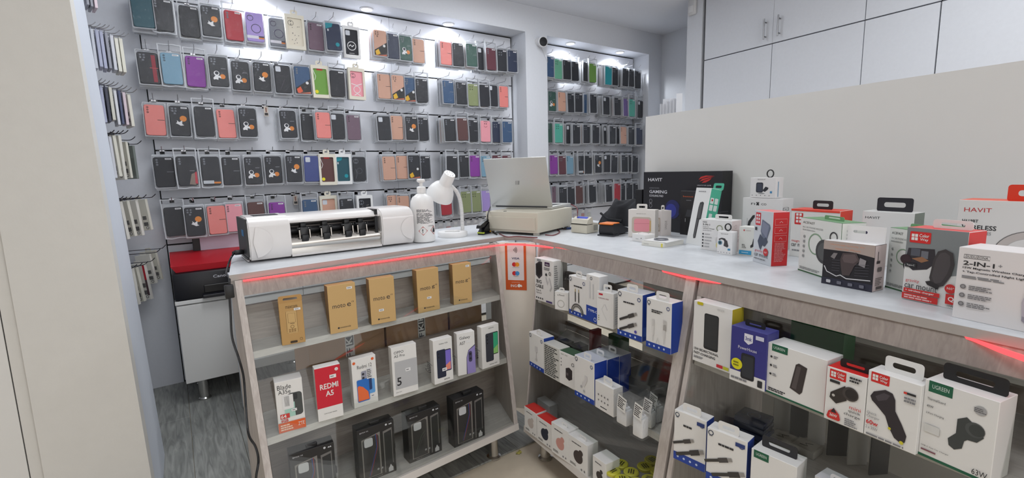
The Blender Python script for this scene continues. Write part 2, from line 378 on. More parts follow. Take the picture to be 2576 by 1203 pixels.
# ------------------------------------------------------------------ display cabinets
CT = .90
def cabinet(name, label, P, rot, L, sL, sR, depth, tilt, postL, postR, rail_over, legs, nback, back):
    t = empty(name, (P[0], P[1], 0), rot, label=label, cat='display cabinet')
    yf = lambda z: -tilt * (.882 - z) / .742
    xl = lambda y: sL * y
    xr_ = lambda y: L + sR * y
    def slab(y0, y1, z0, z1, nm, mt, ins=0.018, front=True):
        # horizontal board: front edge follows the leaning front
        m = MB(); b = []; tt = []
        for z, dst in ((z0, b), (z1, tt)):
            f = yf(z) + y0
            dst += [V(xl(f) + ins, f, z), V(xr_(f) - ins, f, z), V(xr_(y1) - ins, y1, z), V(xl(y1) + ins, y1, z)]
        m.hexa(b, tt, mt); return m.build(nm, t)
    def side(x, w, nm, inward):
        m = MB(); z0, z1 = .137, .881
        def pt(y, z, o): return V((xl(y) if inward > 0 else xr_(y)) + inward * o, y, z)
        b = [pt(yf(z0), z0, 0), pt(yf(z0), z0, w), pt(depth, z0, w), pt(depth, z0, 0)]
        q = [pt(yf(z1), z1, 0), pt(yf(z1), z1, w), pt(depth, z1, w), pt(depth, z1, 0)]
        m.hexa(b, q, M_ASH); return m.build(nm, t)
    side(0, postL, 'side_panel', 1); side(0, postR, 'side_panel', -1)
    slab(.002, back + .016, .137, .155, 'bottom_panel', M_ASHH)
    m = MB(); f0, f1 = yf(.134), yf(.160)                                       # pale base edge
    m.hexa([V(xl(f0), f0 - .004, .134), V(xr_(f0), f0 - .004, .134), V(xr_(f0), f0 + .02, .134), V(xl(f0), f0 + .02, .134)],
           [V(xl(f1), f1 - .004, .158), V(xr_(f1), f1 - .004, .158), V(xr_(f1), f1 + .02, .158), V(xl(f1), f1 + .02, .158)], mat((214, 208, 202), .4, noise=.04, nscale=20)); m.build('base_rail', t)
    for z in (.392, .645): slab(.012, back - .001, z, z + .02, 'shelf', M_ASHH)
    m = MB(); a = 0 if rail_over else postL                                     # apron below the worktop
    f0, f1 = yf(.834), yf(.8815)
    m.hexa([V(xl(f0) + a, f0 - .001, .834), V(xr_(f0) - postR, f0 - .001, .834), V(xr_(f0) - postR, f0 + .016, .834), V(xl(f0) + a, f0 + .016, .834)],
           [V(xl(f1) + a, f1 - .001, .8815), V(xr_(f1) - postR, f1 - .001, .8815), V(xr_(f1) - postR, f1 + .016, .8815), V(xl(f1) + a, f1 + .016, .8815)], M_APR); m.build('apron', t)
    for z0, z1 in nback:
        m = MB(); xa, xb = xl(back) + postL, xr_(back) - postR
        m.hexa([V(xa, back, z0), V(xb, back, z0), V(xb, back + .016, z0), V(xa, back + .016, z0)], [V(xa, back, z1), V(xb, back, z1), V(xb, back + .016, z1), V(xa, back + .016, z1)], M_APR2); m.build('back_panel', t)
    m = MB(); f0, f1 = yf(.159), yf(.829)                                       # glass front
    m.hexa([V(xl(f0) + postL + .002, f0 + .004, .159), V(xr_(f0) - postR - .002, f0 + .004, .159), V(xr_(f0) - postR - .002, f0 + .008, .159), V(xl(f0) + postL + .002, f0 + .008, .159)],
           [V(xl(f1) + postL + .002, f1 + .004, .829), V(xr_(f1) - postR - .002, f1 + .004, .829), V(xr_(f1) - postR - .002, f1 + .008, .829), V(xl(f1) + postL + .002, f1 + .008, .829)], M_GLASS)
    m.build('glass_pane', t)
    for x, y in legs:
        m = MB(); m.lathe([(.024, .0), (.030, .001), (.030, .008), (.021, .014), (.019, .06), (.021, .137)], M_CHROME, 20, (x, y, 0)); m.build('leg', t, 40)
    return t
AL = math.radians(3.9); AR = math.radians(-94.6); AR2 = math.radians(-96.0)
cab_l = cabinet('display_cabinet', 'pale ash glass-front cabinet left of the payment sign, holding boxed phones', (.127, 1.636), AL, 1.008, 0, .397, .088, .205, .019, .020, False,
        [(.06, -.12), (.855, -.125), (.06, .03), (.92, .03)], [(.155, .30), (.412, .519), (.665, .782)], .068)
cab_m = cabinet('display_cabinet', 'pale ash glass-front cabinet right of the payment sign, full of white cable boxes', (1.236, 1.556), AR, .79, -.664, 0, .29, .152, .010, .034, False,
        [(.13, -.07), (.72, -.07), (.06, .23), (.72, .23)], [(.155, .24), (.412, .45), (.665, .70)], .27)
pr = V(1.236, 1.556, 0) + V(math.cos(AR), math.sin(AR), 0) * .803
cab_r = cabinet('display_cabinet', 'nearest pale ash cabinet at the right picture edge, holding car chargers', (pr.x, pr.y), AR2, 1.05, 0, 0, .294, .152, .014, .034, True,
        [(.06, -.07), (.98, -.07), (.06, .23), (.98, .23)], [(.155, .28), (.665, .72)], .275)
# corner panel between the two cabinets
m = MB(); a, b = V(1.128, 1.722, 0), V(1.246, 1.588, 0); n = V(.75, .66, 0)
m.hexa([a, b, b + n * .016, a + n * .016], [p + V(0, 0, .881) for p in (a, b, b + n * .016, a + n * .016)], mat((240, 234, 224), .5, noise=.02, nscale=14))
for v_ in range(4): m.v[v_] = (m.v[v_][0], m.v[v_][1], .12)
m.build('corner_panel', label='plain pale corner board that carries the payment sign', cat='panel')

# ------------------------------------------------------------------ worktop (one L-shaped piece)
P = [(.114, 1.637), (1.188, 1.746), (1.258, 1.674), (1.103, .126), (1.055, -.35), (1.70, -.41), (1.905, 1.63), (1.97, 2.31), (.17, 2.141)]
t = empty('worktop', (1.1, 1.7, CT), label='grey L-shaped counter top running over all three cabinets', cat='countertop')
def loc(p): return (p[0] - 1.1, p[1] - 1.7)
m = MB(); m.prism([loc(p) for p in P], -.0175, 0, M_TOP, 'z'); m.build('top_board', t)
m = MB(); P2 = P[:5]; n_ = len(P2)
vs = []
for i, p in enumerate(P2):
    d = (V(*P2[min(i + 1, n_ - 1)]) - V(*P2[max(i - 1, 0)])).normalized(); q = V(d.y, -d.x) * .0012
    for o_, z in ((0, -.018), (1, -.018), (1, -.0003), (0, -.0003)): vs.append((p[0] + q.x * o_ - 1.1, p[1] + q.y * o_ - 1.7, z))
fs = [(4 * i + a, 4 * i + (a + 1) % 4, 4 * i + 4 + (a + 1) % 4, 4 * i + 4 + a) for i in range(n_ - 1) for a in range(4)]
m.add(vs, fs + [(0, 1, 2, 3), tuple(4 * n_ - 4 + a for a in range(4))], M_EDGE); m.build('edge_band', t)

# ------------------------------------------------------------------ red light strip below the worktop edge
M_LED = mat((255, 62, 66), .5, emit=2.4, name='red_led')
uL = V(math.cos(AL), math.sin(AL), 0); nLv = uL.cross(V(0, -.205, -.742)).normalized(); PL = V(.127, 1.636, .882)
uR = V(math.cos(AR), math.sin(AR), 0); nRv = uR.cross(V(-.152, 0, -.742)).normalized(); PR = V(1.233, 1.556, .882)
yL = V(-math.sin(AL), math.cos(AL), 0); yR = V(-math.sin(AR), math.cos(AR), 0)
def ribbon(pts, th, name, par):
    m = MB(); vs = []; k = len(pts)
    for i, (p, hh) in enumerate(pts):
        d = (pts[min(i + 1, k - 1)][0] - pts[max(i - 1, 0)][0]); d.z = 0; d.normalize(); q = V(d.y, -d.x, 0) * th
        vs += [p, p + q, p + q + V(0, 0, hh), p + V(0, 0, hh)]
    fs = [(4 * i + a, 4 * i + (a + 1) % 4, 4 * i + 4 + (a + 1) % 4, 4 * i + 4 + a) for i in range(k - 1) for a in range(4)]
    m.add(vs, fs + [(0, 1, 2, 3), tuple(4 * k - 4 + a for a in range(4))], M_LED); return m.build(name, par)
t = empty('light_strip', (1.2, 1.6, .87), label='glowing red light strip tucked under the worktop edge', cat='light strip')
def wedge(y, back): # just behind the right worktop edge
    return V(1.258 - .1001 * (1.674 - y) + back, y, 0)
p0 = PL + uL * .022 - yL * .006 + V(0, 0, -.0052); p1 = PL + uL * .94 - yL * .008 + V(0, 0, -.0115)
pts = [(p0 + (p1 - p0) * (i / 10), .0048) for i in range(11)]
pts += [(p, .0062) for p in smooth_path([p1, V(1.118, 1.672, .8735), V(1.165, 1.634, .8755), V(1.196, 1.585, .8755), V(1.222, 1.52, .8750)], 5)[1:]]
pts += [(wedge(1.44, -.004) + V(0, 0, .8765), .005), (wedge(1.34, .006) + V(0, 0, .8785), .003)]
pts += [(wedge(y, .012) + V(0, 0, .8785), .003) for y in (1.2, 1.05, .93)]
pts += [(wedge(.88, .004) + V(0, 0, .8765), .004), (wedge(.80, .0) + V(0, 0, .8755), .0045), (wedge(.72, .003) + V(0, 0, .8775), .004), (wedge(.66, .012) + V(0, 0, .8785), .003)]
pts += [(wedge(y, .012) + V(0, 0, .8785), .003) for y in (.5, .4, .3, .22)]
pts += [(wedge(.185, .002) + V(0, 0, .877), .004), (wedge(.15, -.012) + V(0, 0, .872), .008), (wedge(.10, -.03) + V(0, 0, .868), .01), (wedge(0, -.05) + V(0, 0, .866), .01), (wedge(-.1, -.06) + V(0, 0, .866), .01)]
o = ribbon([(p - V(1.2, 1.6, .87), h_) for p, h_ in pts], .004, 'strip', t)

# ------------------------------------------------------------------ partition board and cupboards
m = MB(); a, b = bpt(.66, 1.552, 0), bpt(.66, -.6, 0)
m.hexa([a, b, b + NB * .018, a + NB * .018], [p + V(0, 0, 1.433) for p in (a, b, b + NB * .018, a + NB * .018)], M_BOARD)
m.build('partition_board', label='large plain white partition board behind the right counter', cat='partition')
t = empty('wall_cupboard', bpt(2.05, 1, 0), label='white fitted cupboard wall with flat doors behind the partition', cat='cupboard')
def cpt(y, z, o): return bpt(2.05 + o, y, z) - bpt(2.05, 1, 0)
def cbox(y0, y1, z0, z1, o0, o1, mt, nm, par):
    m = MB(); m.hexa([cpt(y0, z0, o0), cpt(y1, z0, o0), cpt(y1, z0, o1), cpt(y0, z0, o1)], [cpt(y0, z1, o0), cpt(y1, z1, o0), cpt(y1, z1, o1), cpt(y0, z1, o1)], mt); return m.build(nm, par)
cbox(2.205, -1.2, .02, CEIL - .004, .02, .5, mat((80, 80, 84), .8), 'carcass', t)
ye = [2.203, 1.672, 1.135, .80, .25, -.3, -1.2]
doors = {}
for i in range(6):
    g = .0022 if i < 3 else .004
    cbox(ye[i] - g, ye[i + 1] + g, .04, 1.974, 0, .019, M_WALL, 'door', t)
    doors[i] = cbox(ye[i] - (g if i != 1 else .0008), ye[i + 1] + (g if i != 0 else .0008), 1.981, CEIL - .006, 0, .019, M_WALL, 'door', t)
for i, (yy) in ((0, 1.72), (1, 1.625)):
    m = MB(); m.cyl(cpt(yy, 2.01, -.03), cpt(yy, 2.14, -.03), .005, M_STEEL, 10)
    for z in (2.03, 2.12): m.cyl(cpt(yy, z, -.03), cpt(yy, z, .002), .004, M_STEEL, 8)
    m.build('handle', doors[i], 50)
# ------------------------------------------------------------------ phone case packages on hooks
CCOL = {'black': (34, 36, 43), 'navy': (38, 48, 74), 'blue': (52, 84, 122), 'teal': (40, 84, 96), 'sky': (120, 160, 184), 'purple': (138, 52, 158), 'lilac': (168, 146, 214),
        'grey': (120, 124, 134), 'red': (176, 38, 54), 'mauve': (116, 92, 108), 'coral': (238, 138, 132), 'pink': (240, 160, 172), 'rose': (212, 164, 142), 'green': (46, 84, 74),
        'lime': (112, 158, 70), 'olive': (138, 148, 104), 'brown': (92, 58, 56), 'maroon': (96, 46, 58), 'cream': (226, 218, 200), 'mint': (110, 182, 150), 'cyan': (34, 164, 176),
        'aqua': (78, 176, 156), 'indigo': (66, 78, 138), 'violet': (108, 84, 148), 'yellow': (196, 206, 70)}
M_BAG = clear_mat('clear_plastic_bag', (.985, .985, .985), .012, .10, gloss=.014, bump=.5)
M_BAGB = clear_mat('clear_plastic_tray', (.97, .975, .98), .46, .25, (236, 239, 245), gloss=.03)
M_CARD = mat((228, 224, 212), .6, noise=.02, nscale=30)
M_HOOK = mat((178, 178, 182), .28, 1.0, name='hook_wire')
M_HOOKD = mat((70, 70, 76), .35, .8, name='hook_wire_dark')
CW, CH = .086, .157
_pk = {}
def case_mesh(c):
    if ('case', c) not in _pk:
        m = MB(); mt = mat(CCOL[c], .5, noise=.04, nscale=30); o = rrect(-CW / 2, -.03 - CH, CW / 2, -.03, .011, 3)
        i = [(x * .95, -.03 - CH / 2 + (z + .03 + CH / 2) * .975) for x, z in o]
        n = len(o); m.add([(x, 0, z) for x, z in i] + [(x, .002, z) for x, z in o] + [(x, .009, z) for x, z in o],
            [tuple(range(n))] + [(a, (a + 1) % n, n + (a + 1) % n, n + a) for a in range(n)] + [(n + a, n + (a + 1) % n, 2 * n + (a + 1) % n, 2 * n + a) for a in range(n)] + [tuple(range(2 * n, 3 * n))], mt)
        _pk[('case', c)] = m.mesh('phone_case', 30)
    return _pk[('case', c)]
def bag_mesh(kind):
    if ('bag', kind) not in _pk:
        m = MB()
        def rim(o, hw, zt, zb_, y0, y1):  # crimped milky edge round a clear front sheet
            k = len(o); c = (0, (zt + zb_) / 2)
            i = [(x * hw, c[1] + (z - c[1]) * .955) for x, z in o]
            m.ring(o, i, y0, y1, M_BAGB); m.add([(x, y0 + .0004, z) for x, z in i], [tuple(range(k))], M_BAG); m.add([(x, y1 - .0004, z) for x, z in i], [tuple(range(k))], M_BAG)
        if kind == 'loose':     # floppy bag: wider than the case, with a crimped header
            o = [(-.052, .014), (-.051, -.05), (-.053, -.12), (-.051, -.199), (-.02, -.203), (.01, -.198), (.051, -.202), (.053, -.13), (.051, -.06), (.052, .012), (.012, .016), (-.015, .013)]
            rim(o, .90, .014, -.2, -.003, .012)
        elif kind == 'tray':    # stiff tray with a hang hole tab
            rim(rrect(-.0485, -.194, .0485, -.018, .004, 2), .94, -.018, -.194, -.004, .0125)
            m.ring(rrect(-.02, -.019, .02, .014, .012, 3), rrect(-.007, -.006, .007, .004, .004, 3), -.001, .0005, M_BAG)
        else:                   # backing pieces
            m.prism(rrect(-.0495, -.196, .0495, -.012, .004, 2), -.002, .0125, M_BAGB)
        _pk[('bag', kind)] = m.mesh('clear_bag')
    return _pk[('bag', kind)]
def frame_mesh(col):
    if ('frame', col) not in _pk:
        m = MB(); mt = mat(col, .55, noise=.02, nscale=30)
        m.ring(rrect(-.053, -.206, .053, -.012, .002, 3), rrect(-.040, -.186, .040, -.032, .006, 3), -.008, .014, mt)
        m.box((-.052, .0135, -.205), (.052, .0150, -.013), mt)
        m.ring(rrect(-.02, -.013, .02, .016, .010, 3), rrect(-.009, -.004, .009, .006, .004, 3), .0, .001, mt)
        _pk[('frame', col)] = m.mesh('carton')
    return _pk[('frame', col)]
def lens_set(k, dark, base):
    c = tuple(int(v * .62) for v in base) if not dark else (112, 116, 124)
    if k == 3: return [('d', .18, .91, .06, c), ('d', .18, .83, .06, c), ('d', .18, .75, .06, c)]
    if k == 5: return [('d', x, z, .055, c) for x in (.16, .33) for z in (.91, .83)] + [('d', .27, .75, .06, c)]
    if k == 4: return [('d', x, z, .06, c) for x in (.2, .42) for z in (.86, .75)]
    if k == 1: return [('rr', .1, .76, .42, .95, .06, (210, 214, 222))]
    if k == 6: return [('o', .26, .82, .17, .035, c), ('d', .26, .87, .05, c), ('d', .26, .77, .05, c)]
    return []
def print_mesh(des, c):
    key = ('print', des, c)
    if key in _pk: return _pk[key]
    dark = sum(CCOL[c]) < 300
    d = []
    L = {'plain': 3, 'label': 3, 'astro': 5, 'astroB': 5, 'tri': 5, 'triO': 3, 'mag': 0, 'wave': 1, 'ring': 6, 'four': 4, 'module': 1, 'stripe': 5, 'orange': 3, 'face': 0, 'floral': 6, 'oval': 1, 'teal': 0, 'yellow': 0, 'line': 3, 'redtag': 3, 'white': 6, 'bare': 0}[des]
    d += lens_set(L, dark, CCOL[c])
    if des == 'astro': d += [('d', .68, .34, .15, (222, 134, 58)), ('d', .36, .44, .15, (230, 230, 232)), ('d', .37, .45, .10, (36, 40, 52)), ('p', [(.16, .28), (.30, .37), (.55, .36), (.60, .27), (.44, .30), (.42, .22), (.30, .24), (.18, .22)], (232, 232, 234)), ('r', .62, .60, .88, .615, (150, 152, 158))]
    if des == 'astroB': d += [('d', .68, .58, .18, (226, 138, 56)), ('p', [(.34, .52), (.46, .46), (.62, .52), (.60, .40), (.70, .36), (.52, .34), (.42, .38), (.28, .42), (.36, .46)], (232, 232, 234))]
    if des in ('tri', 'triO'):
        y = (232, 182, 40) if des == 'tri' else (226, 96, 62)
        d += [('p', [(.0, .02), (1, .02), (1, .55), (.0, .20)], (40, 38, 38)), ('p', [(.06, .16), (.32, .26), (.46, .08), (.26, .02), (.12, .02)], y), ('p', [(.1, .0), (.96, .0), (.96, .07)], (196, 108, 84)), ('d', .78, .40, .10, (232, 232, 232))]
    if des == 'mag': d += [('o', .26, .80, .17, .03, (52, 44, 70)), ('r', .12, .86, .40, .875, (52, 44, 70)), ('o', .56, .45, .27, .04, (60, 50, 84)), ('r', .0, .10, 1, .20, (222, 220, 230)), ('r', .68, .10, 1, .15, (222, 130, 60)), ('r', .68, .15, 1, .20, (52, 44, 70))]
    if des == 'wave': d += [('l', [(.1, .55), (.4, .62), (.7, .58), (.9, .66)], .02, (70, 66, 76)), ('l', [(.3, .12), (.45, .3), (.62, .5)], .03, (70, 66, 76))]
    if des == 'ring': d += [('o', .5, .42, .2, .03, (84, 88, 96)), ('l', [(.2, .1), (.3, .3), (.2, .5)], .02, (120, 124, 132))]
    if des == 'stripe': d += [('r', .66, .06, .86, .92, (150, 42, 56)), ('r', .55, .5, .95, .52, (190, 80, 84))]
    if des == 'orange': d += [('r', .02, .06, .6, .17, (196, 200, 206)), ('r', .6, .06, .98, .17, (222, 134, 58)), ('r', .6, .12, .98, .17, (60, 60, 66))]
    if des == 'face': d += [('d', .4, .86, .05, (96, 40, 52)), ('d', .58, .86, .05, (96, 40, 52)), ('o', .5, .78, .15, .03, (150, 60, 70), 190, 350), ('r', .3, .95, .7, .97, (80, 36, 44))]
    if des == 'floral': d += [('d', .2 + .6 * random.Random(k).random(), .06 + .66 * random.Random(k + 50).random(), .03, (150, 144, 138)) for k in range(12)]
    if des == 'oval': d += [('o', .5, .36, .30, .05, (236, 236, 236)), ('l', [(.3, .34), (.42, .40), (.52, .33), (.66, .40)], .07, (236, 236, 236)), ('lines', .3, .05, .7, .09, 1, (190, 190, 190))]
    if des == 'teal': d += [('p', [(.0, .78), (.42, .86), (.5, 1.0), (0, 1.0)], (30, 140, 154)), ('d', .72, .22, .14, (30, 150, 164)), ('r', .1, .70, .2, .78, (200, 204, 210))]
    if des == 'yellow': d += [('d', .18, .12, .12, (232, 220, 40)), ('r', .3, .93, .7, 1.0, (200, 50, 50)), ('l', [(.05, .95), (.2, .7), (.1, .55)], .03, (240, 240, 240))]
    if des == 'line' or des == 'label': d += [('r', .62, .5, .98, .515, (20, 20, 22) if not dark else (140, 142, 150))]
    if des in ('label', 'plain', 'astroB', 'four', 'bare'): d += [('r', .6, .915, .92, .965, (236, 236, 238)), ('lines', .63, .925, .9, .955, 1, (120, 120, 126))]
    if des == 'redtag': d += [('r', .64, .5, .9, .515, (150, 152, 158)), ('p', [(.55, .05), (.9, .02), (.95, .45), (.72, .40)], (140, 122, 112)), ('p', [(.86, .08), (1.0, .05), (1.0, .48), (.9, .45)], (196, 58, 74))]
    if des == 'white': d += [('l', [(.1, .5), (.5, .44), (.9, .52)], .05, (240, 238, 236)), ('o', .5, .28, .24, .04, (240, 238, 236)), ('l', [(.3, .05), (.5, .12), (.75, .04)], .05, (240, 238, 236))]
    m = MB(); flat(m, d, CW, CH, lambda u, v, o: (u - CW / 2, -o, v - .03 - CH))
    _pk[key] = m.mesh('print', fix=False) if m.v else None
    return _pk[key]
def hook_mesh(L):
    L = round(L, 2)
    if ('hook', L) not in _pk:
        m = MB(); m.tube(smooth_path([(0, .005, .006), (0, -L * .5, .004), (0, -L, .003), (0, -L - .012, .008), (0, -L - .026, .024)], 4), .0019, M_HOOK, 5)
        m.box((-.011, .0, -.012), (.011, .0035, .012), M_HOOK)
        _pk[('hook', L)] = m.mesh('peg_hook', 50)
    return _pk[('hook', L)]
ORD = 'first second third fourth fifth sixth seventh eighth ninth tenth eleventh twelfth thirteenth fourteenth fifteenth sixteenth seventeenth eighteenth nineteenth twentieth twenty-first twenty-second twenty-third'.split()
ROWN = ['top', 'second', 'third', 'fourth', 'fifth', 'lowest']
YW = YB - .02
STUFF = MB(); BEHIND = []
def package(px, g, c, des, pk, n, lab, hlab, bay, tilt=0.0, dep=.021, zj=0.0, plen=None, jog=0.0):
    rnd = random.Random(int(px * 13 + g * 1000))
    L = plen or (.035 + n * dep + .02); yf = YW - L - jog; L += jog
    zc = g - .012 + zj; x = xat(px, yf, g - .11)
    t = empty('phone_case_package', (x, yf, zc), label=lab, cat='phone case', group='phone cases hanging in the %s bay' % bay)
    t.rotation_euler = (rnd.uniform(-.03, .03) - .02, tilt + rnd.uniform(-.02, .02), rnd.uniform(-.05, .05))
    co = inst('phone_case', case_mesh(c), t)
    pm_ = print_mesh(des, c)
    if pm_: inst('print', pm_, co)
    if pk == 'frame': inst('carton', frame_mesh((228, 222, 206)), t)
    elif pk == 'frameW': inst('carton', frame_mesh((236, 236, 236)), t)
    else: inst('clear_bag', bag_mesh(pk), t)
    inst('peg_hook', hook_mesh(L + .012), None, (x, YW, zc), label=hlab, cat='hook', group='steel hooks in the %s bay' % bay)
    for k in range(1, n + 1):
        y = yf + k * dep + rnd.uniform(-.003, .003)
        if y > YW - .02: break
        BEHIND.append((k, x + rnd.uniform(-.006, .006), y, zc - rnd.uniform(0, .012), rnd.uniform(-.05, .05), rnd.choice(['black', 'black', 'black', 'grey', c, 'navy', 'rose', 'cream', 'black']), lab, bay))
S = {'a': ('black', 'astro', 'tray'), 'A': ('black', 'astroB', 'tray'), 'k': ('black', 'plain', 'tray'), 'K': ('black', 'plain', 'loose'), 'b': ('black', 'bare', 'loose'), 'f': ('black', 'four', 'tray'), 'm': ('black', 'module', 'tray'),
     'p': ('coral', 'line', 'tray'), 'P': ('pink', 'face', 'loose'), 'r': ('rose', 'line', 'tray'), 'R': ('rose', 'tri', 'tray'), 'u': ('purple', 'plain', 'loose'), 'o': ('olive', 'four', 'loose'), 'n': ('navy', 'four', 'loose'), 'B': ('blue', 'label', 'tray'),
     'g': ('green', 'label', 'tray'), 'w': ('brown', 'bare', 'loose'), 'W': ('maroon', 'four', 'tray'), 'v': ('mauve', 'plain', 'tray'), 's': ('sky', 'plain', 'loose'), 'M': ('mint', 'four', 'tray'), 'q': ('aqua', 'four', 'loose'), 'c': ('cyan', 'bare', 'tray'), 'G': ('lime', 'bare', 'loose'), 'V': ('violet', 'bare', 'tray'), 'x': ('red', 'plain', 'loose')}
LEFT = [
 [(357, 'teal', 'bare', 'tray'), (410, 'black', 'plain', 'loose'), (477, 'black', 'bare', 'loose'), (531, 'A'), (588, 'red', 'plain', 'loose'), (641, 'lilac', 'mag', 'tray'), (698, 'grey', 'mag', 'tray'), (742, 'cream', 'floral', 'frame'), (795, 'mauve', 'plain', 'tray'), (838, 'navy', 'teal', 'tray'), (884, 'black', 'oval', 'frameW'),
  (957, 'R'), (987, 'navy', 'plain', 'tray'), (1020, 'green', 'astro', 'tray'), (1053, 'r'), (1122, 'p'), (1152, 'k'), (1186, 'g'), (1212, 'black', 'module', 'loose'), (1235, 'maroon', 'plain', 'loose'), (1263, 'f'), (1289, 'navy', 'label', 'tray')],
 [(373, 'black', 'stripe', 'tray'), (431, 'sky', 'plain', 'loose'), (493, 'u'), (550, 'a'), (606, 'a'), (660, 'A'), (710, 'black', 'wave', 'tray'), (760, 'blue', 'triO', 'tray'), (805, 'lime', 'yellow', 'frame'), (849, 'black', 'bare', 'loose'), (897, 'pink', 'white', 'frame'),
  (966, 'r'), (1001, 'R'), (1030, 'blue', 'tri', 'tray'), (1061, 'K'), (1127, 'B'), (1160, 'k'), (1190, 'o'), (1218, 'b'), (1240, 'm'), (1267, 'p')],
 [(391, 'p'), (453, 'A'), (514, 'b'), (568, 'p'), (624, 'a'), (724, 'a'), (777, 'K'), (813, 'p'), (849, 'black', 'module', 'loose'), (889, 'v'), (965, 'm'), (998, 'r'), (1035, 'A'), (1063, 'black', 'four', 'loose'), (1131, 'k'), (1163, 'w'), (1190, 'black', 'label', 'loose'), (1222, 'P'), (1251, 'n'), (1276, 'B')],
 [(413, 'black', 'label', 'tray'), (469, 'black', 'redtag', 'loose'), (530, 'black', 'orange', 'loose'), (582, 'black', 'label', 'tray'), (637, 'a'), (688, 'a'), (740, 'A'), (785, 'indigo', 'module', 'tray'), (823, 'brown', 'yellow', 'frame'), (863, 'teal', 'teal', 'frameW'), (904, 'black', 'ring', 'loose'),
  (978, 'r'), (1012, 'r'), (1042, 'black', 'tri', 'tray'), (1068, 'f'), (1138, 'b'), (1168, 'k'), (1195, 'u'), (1222, 's'), (1250, 'W'), (1275, 'maroon', 'four', 'loose')],
 [(438, 'b'), (490, 'A'), (545, 'p'), (589, 'pink', 'plain', 'tray'), (645, 'w'), (698, 'u'), (781, 'blue', 'plain', 'loose'), (827, 'rose', 'module', 'frame'), (872, 'K'), (918, 'black', 'floral', 'frameW'), (990, 'R'), (1015, 'r'), (1048, 'k'), (1122, 'x'), (1172, 'o'), (1197, 'o'), (1221, 'lilac', 'bare', 'loose')],
]
RIGHT = [
 [(1384, 'B'), (1404, 'M'), (1426, 'k'), (1446, 'K'), (1476, 'k'), (1491, 'G'), (1531, 'c'), (1547, 'f'), (1560, 'K'), (1574, 'k'), (1587, 'f'), (1604, 'k')],
 [(1389, 'green', 'astro', 'tray'), (1413, 'r'), (1436, 'f'), (1456, 'f'), (1478, 'B'), (1492, 'k'), (1525, 'm'), (1553, 'f'), (1575, 'V'), (1590, 'q'), (1611, 'black', 'module', 'loose')],
 [(1387, 'g'), (1406, 'q'), (1433, 'm'), (1450, 'k'), (1476, 'f'), (1499, 'k'), (1525, 'm'), (1541, 'k'), (1553, 'k'), (1568, 'r'), (1588, 'f'), (1608, 'navy', 'bare', 'loose')],
 [(1393, 'u'), (1414, 'W'), (1433, 's'), (1464, 'black', 'orange', 'loose'), (1480, 'b'), (1505, 'A'), (1527, 'm'), (1546, 'k'), (1571, 'f'), (1584, 'k'), (1598, 'k')],
 [(1398, 'v'), (1416, 'f'), (1436, 'b'), (1457, 'w'), (1480, 'k'), (1490, 'b'), (1531, 'k'), (1553, 'x'), (1568, 'f'), (1583, 'k'), (1597, 'b')],
]
for bay, rows in (('left', LEFT), ('right', RIGHT)):
    for ri, row in enumerate(rows):
        g = GROOVE[1 + ri] + .004
        for j, it in enumerate(row):
            px = it[0]; c, des, pk = it[1:] if len(it) == 4 else S[it[1]]
            rnd = random.Random(ri * 100 + j + (7 if bay == 'right' else 0))
            n = rnd.choice([2, 3, 3, 4]) if bay == 'left' else rnd.choice([3, 3, 4, 4])
            if bay == 'left' and px > 1100: n = rnd.choice([3, 4, 4])
            where = '%s from left in the %s row of the %s bay' % (ORD[j], ROWN[ri], bay)
            package(px, g, c, des, pk, n, '%s phone case package, %s' % (c, where), 'thin steel hook, %s' % where, bay, dep=.024 if bay == 'left' else .021, zj=rnd.uniform(-.006, .004), jog=.013 * (j % 2))
# the pieces queued behind the front ones: the nearest as things, the rest as one mass
BEHIND.sort(key=lambda b: (b[0], b[7] == 'right', b[1]))
n_front = sum(len(r) for r in LEFT) + sum(len(r) for r in RIGHT)
for q, (k, x, y, z, rz, c, lab, bay) in enumerate(BEHIND):
    if q < 300 - n_front:
        o = inst('phone_case_package', bag_mesh('back'), None, (x, y, z), (0, 0, rz), label='clear package directly behind the ' + lab.replace(' phone case package,', ' one').replace(' in the ', ', ').replace(' of the ', ', '), cat='phone case', group='phone cases hanging in the %s bay' % bay)
        inst('phone_case', case_mesh(c), o, (0, .0015, 0))
    else:
        STUFF.M = Matrix.Translation((x, y, z)) @ Matrix.Rotation(rz, 4, 'Z')
        STUFF.box((-CW / 2, .001, -.03 - CH), (CW / 2, .0095, -.03), mat(CCOL[c], .38, noise=.04, nscale=30))
        STUFF.box((-.0495, -.0015, -.196), (.0495, .0125, -.012), M_BAGB)
STUFF.build('packed_phone_cases', label='rear phone case packages queued behind the front ones on the hooks', cat='phone cases', kind='stuff')
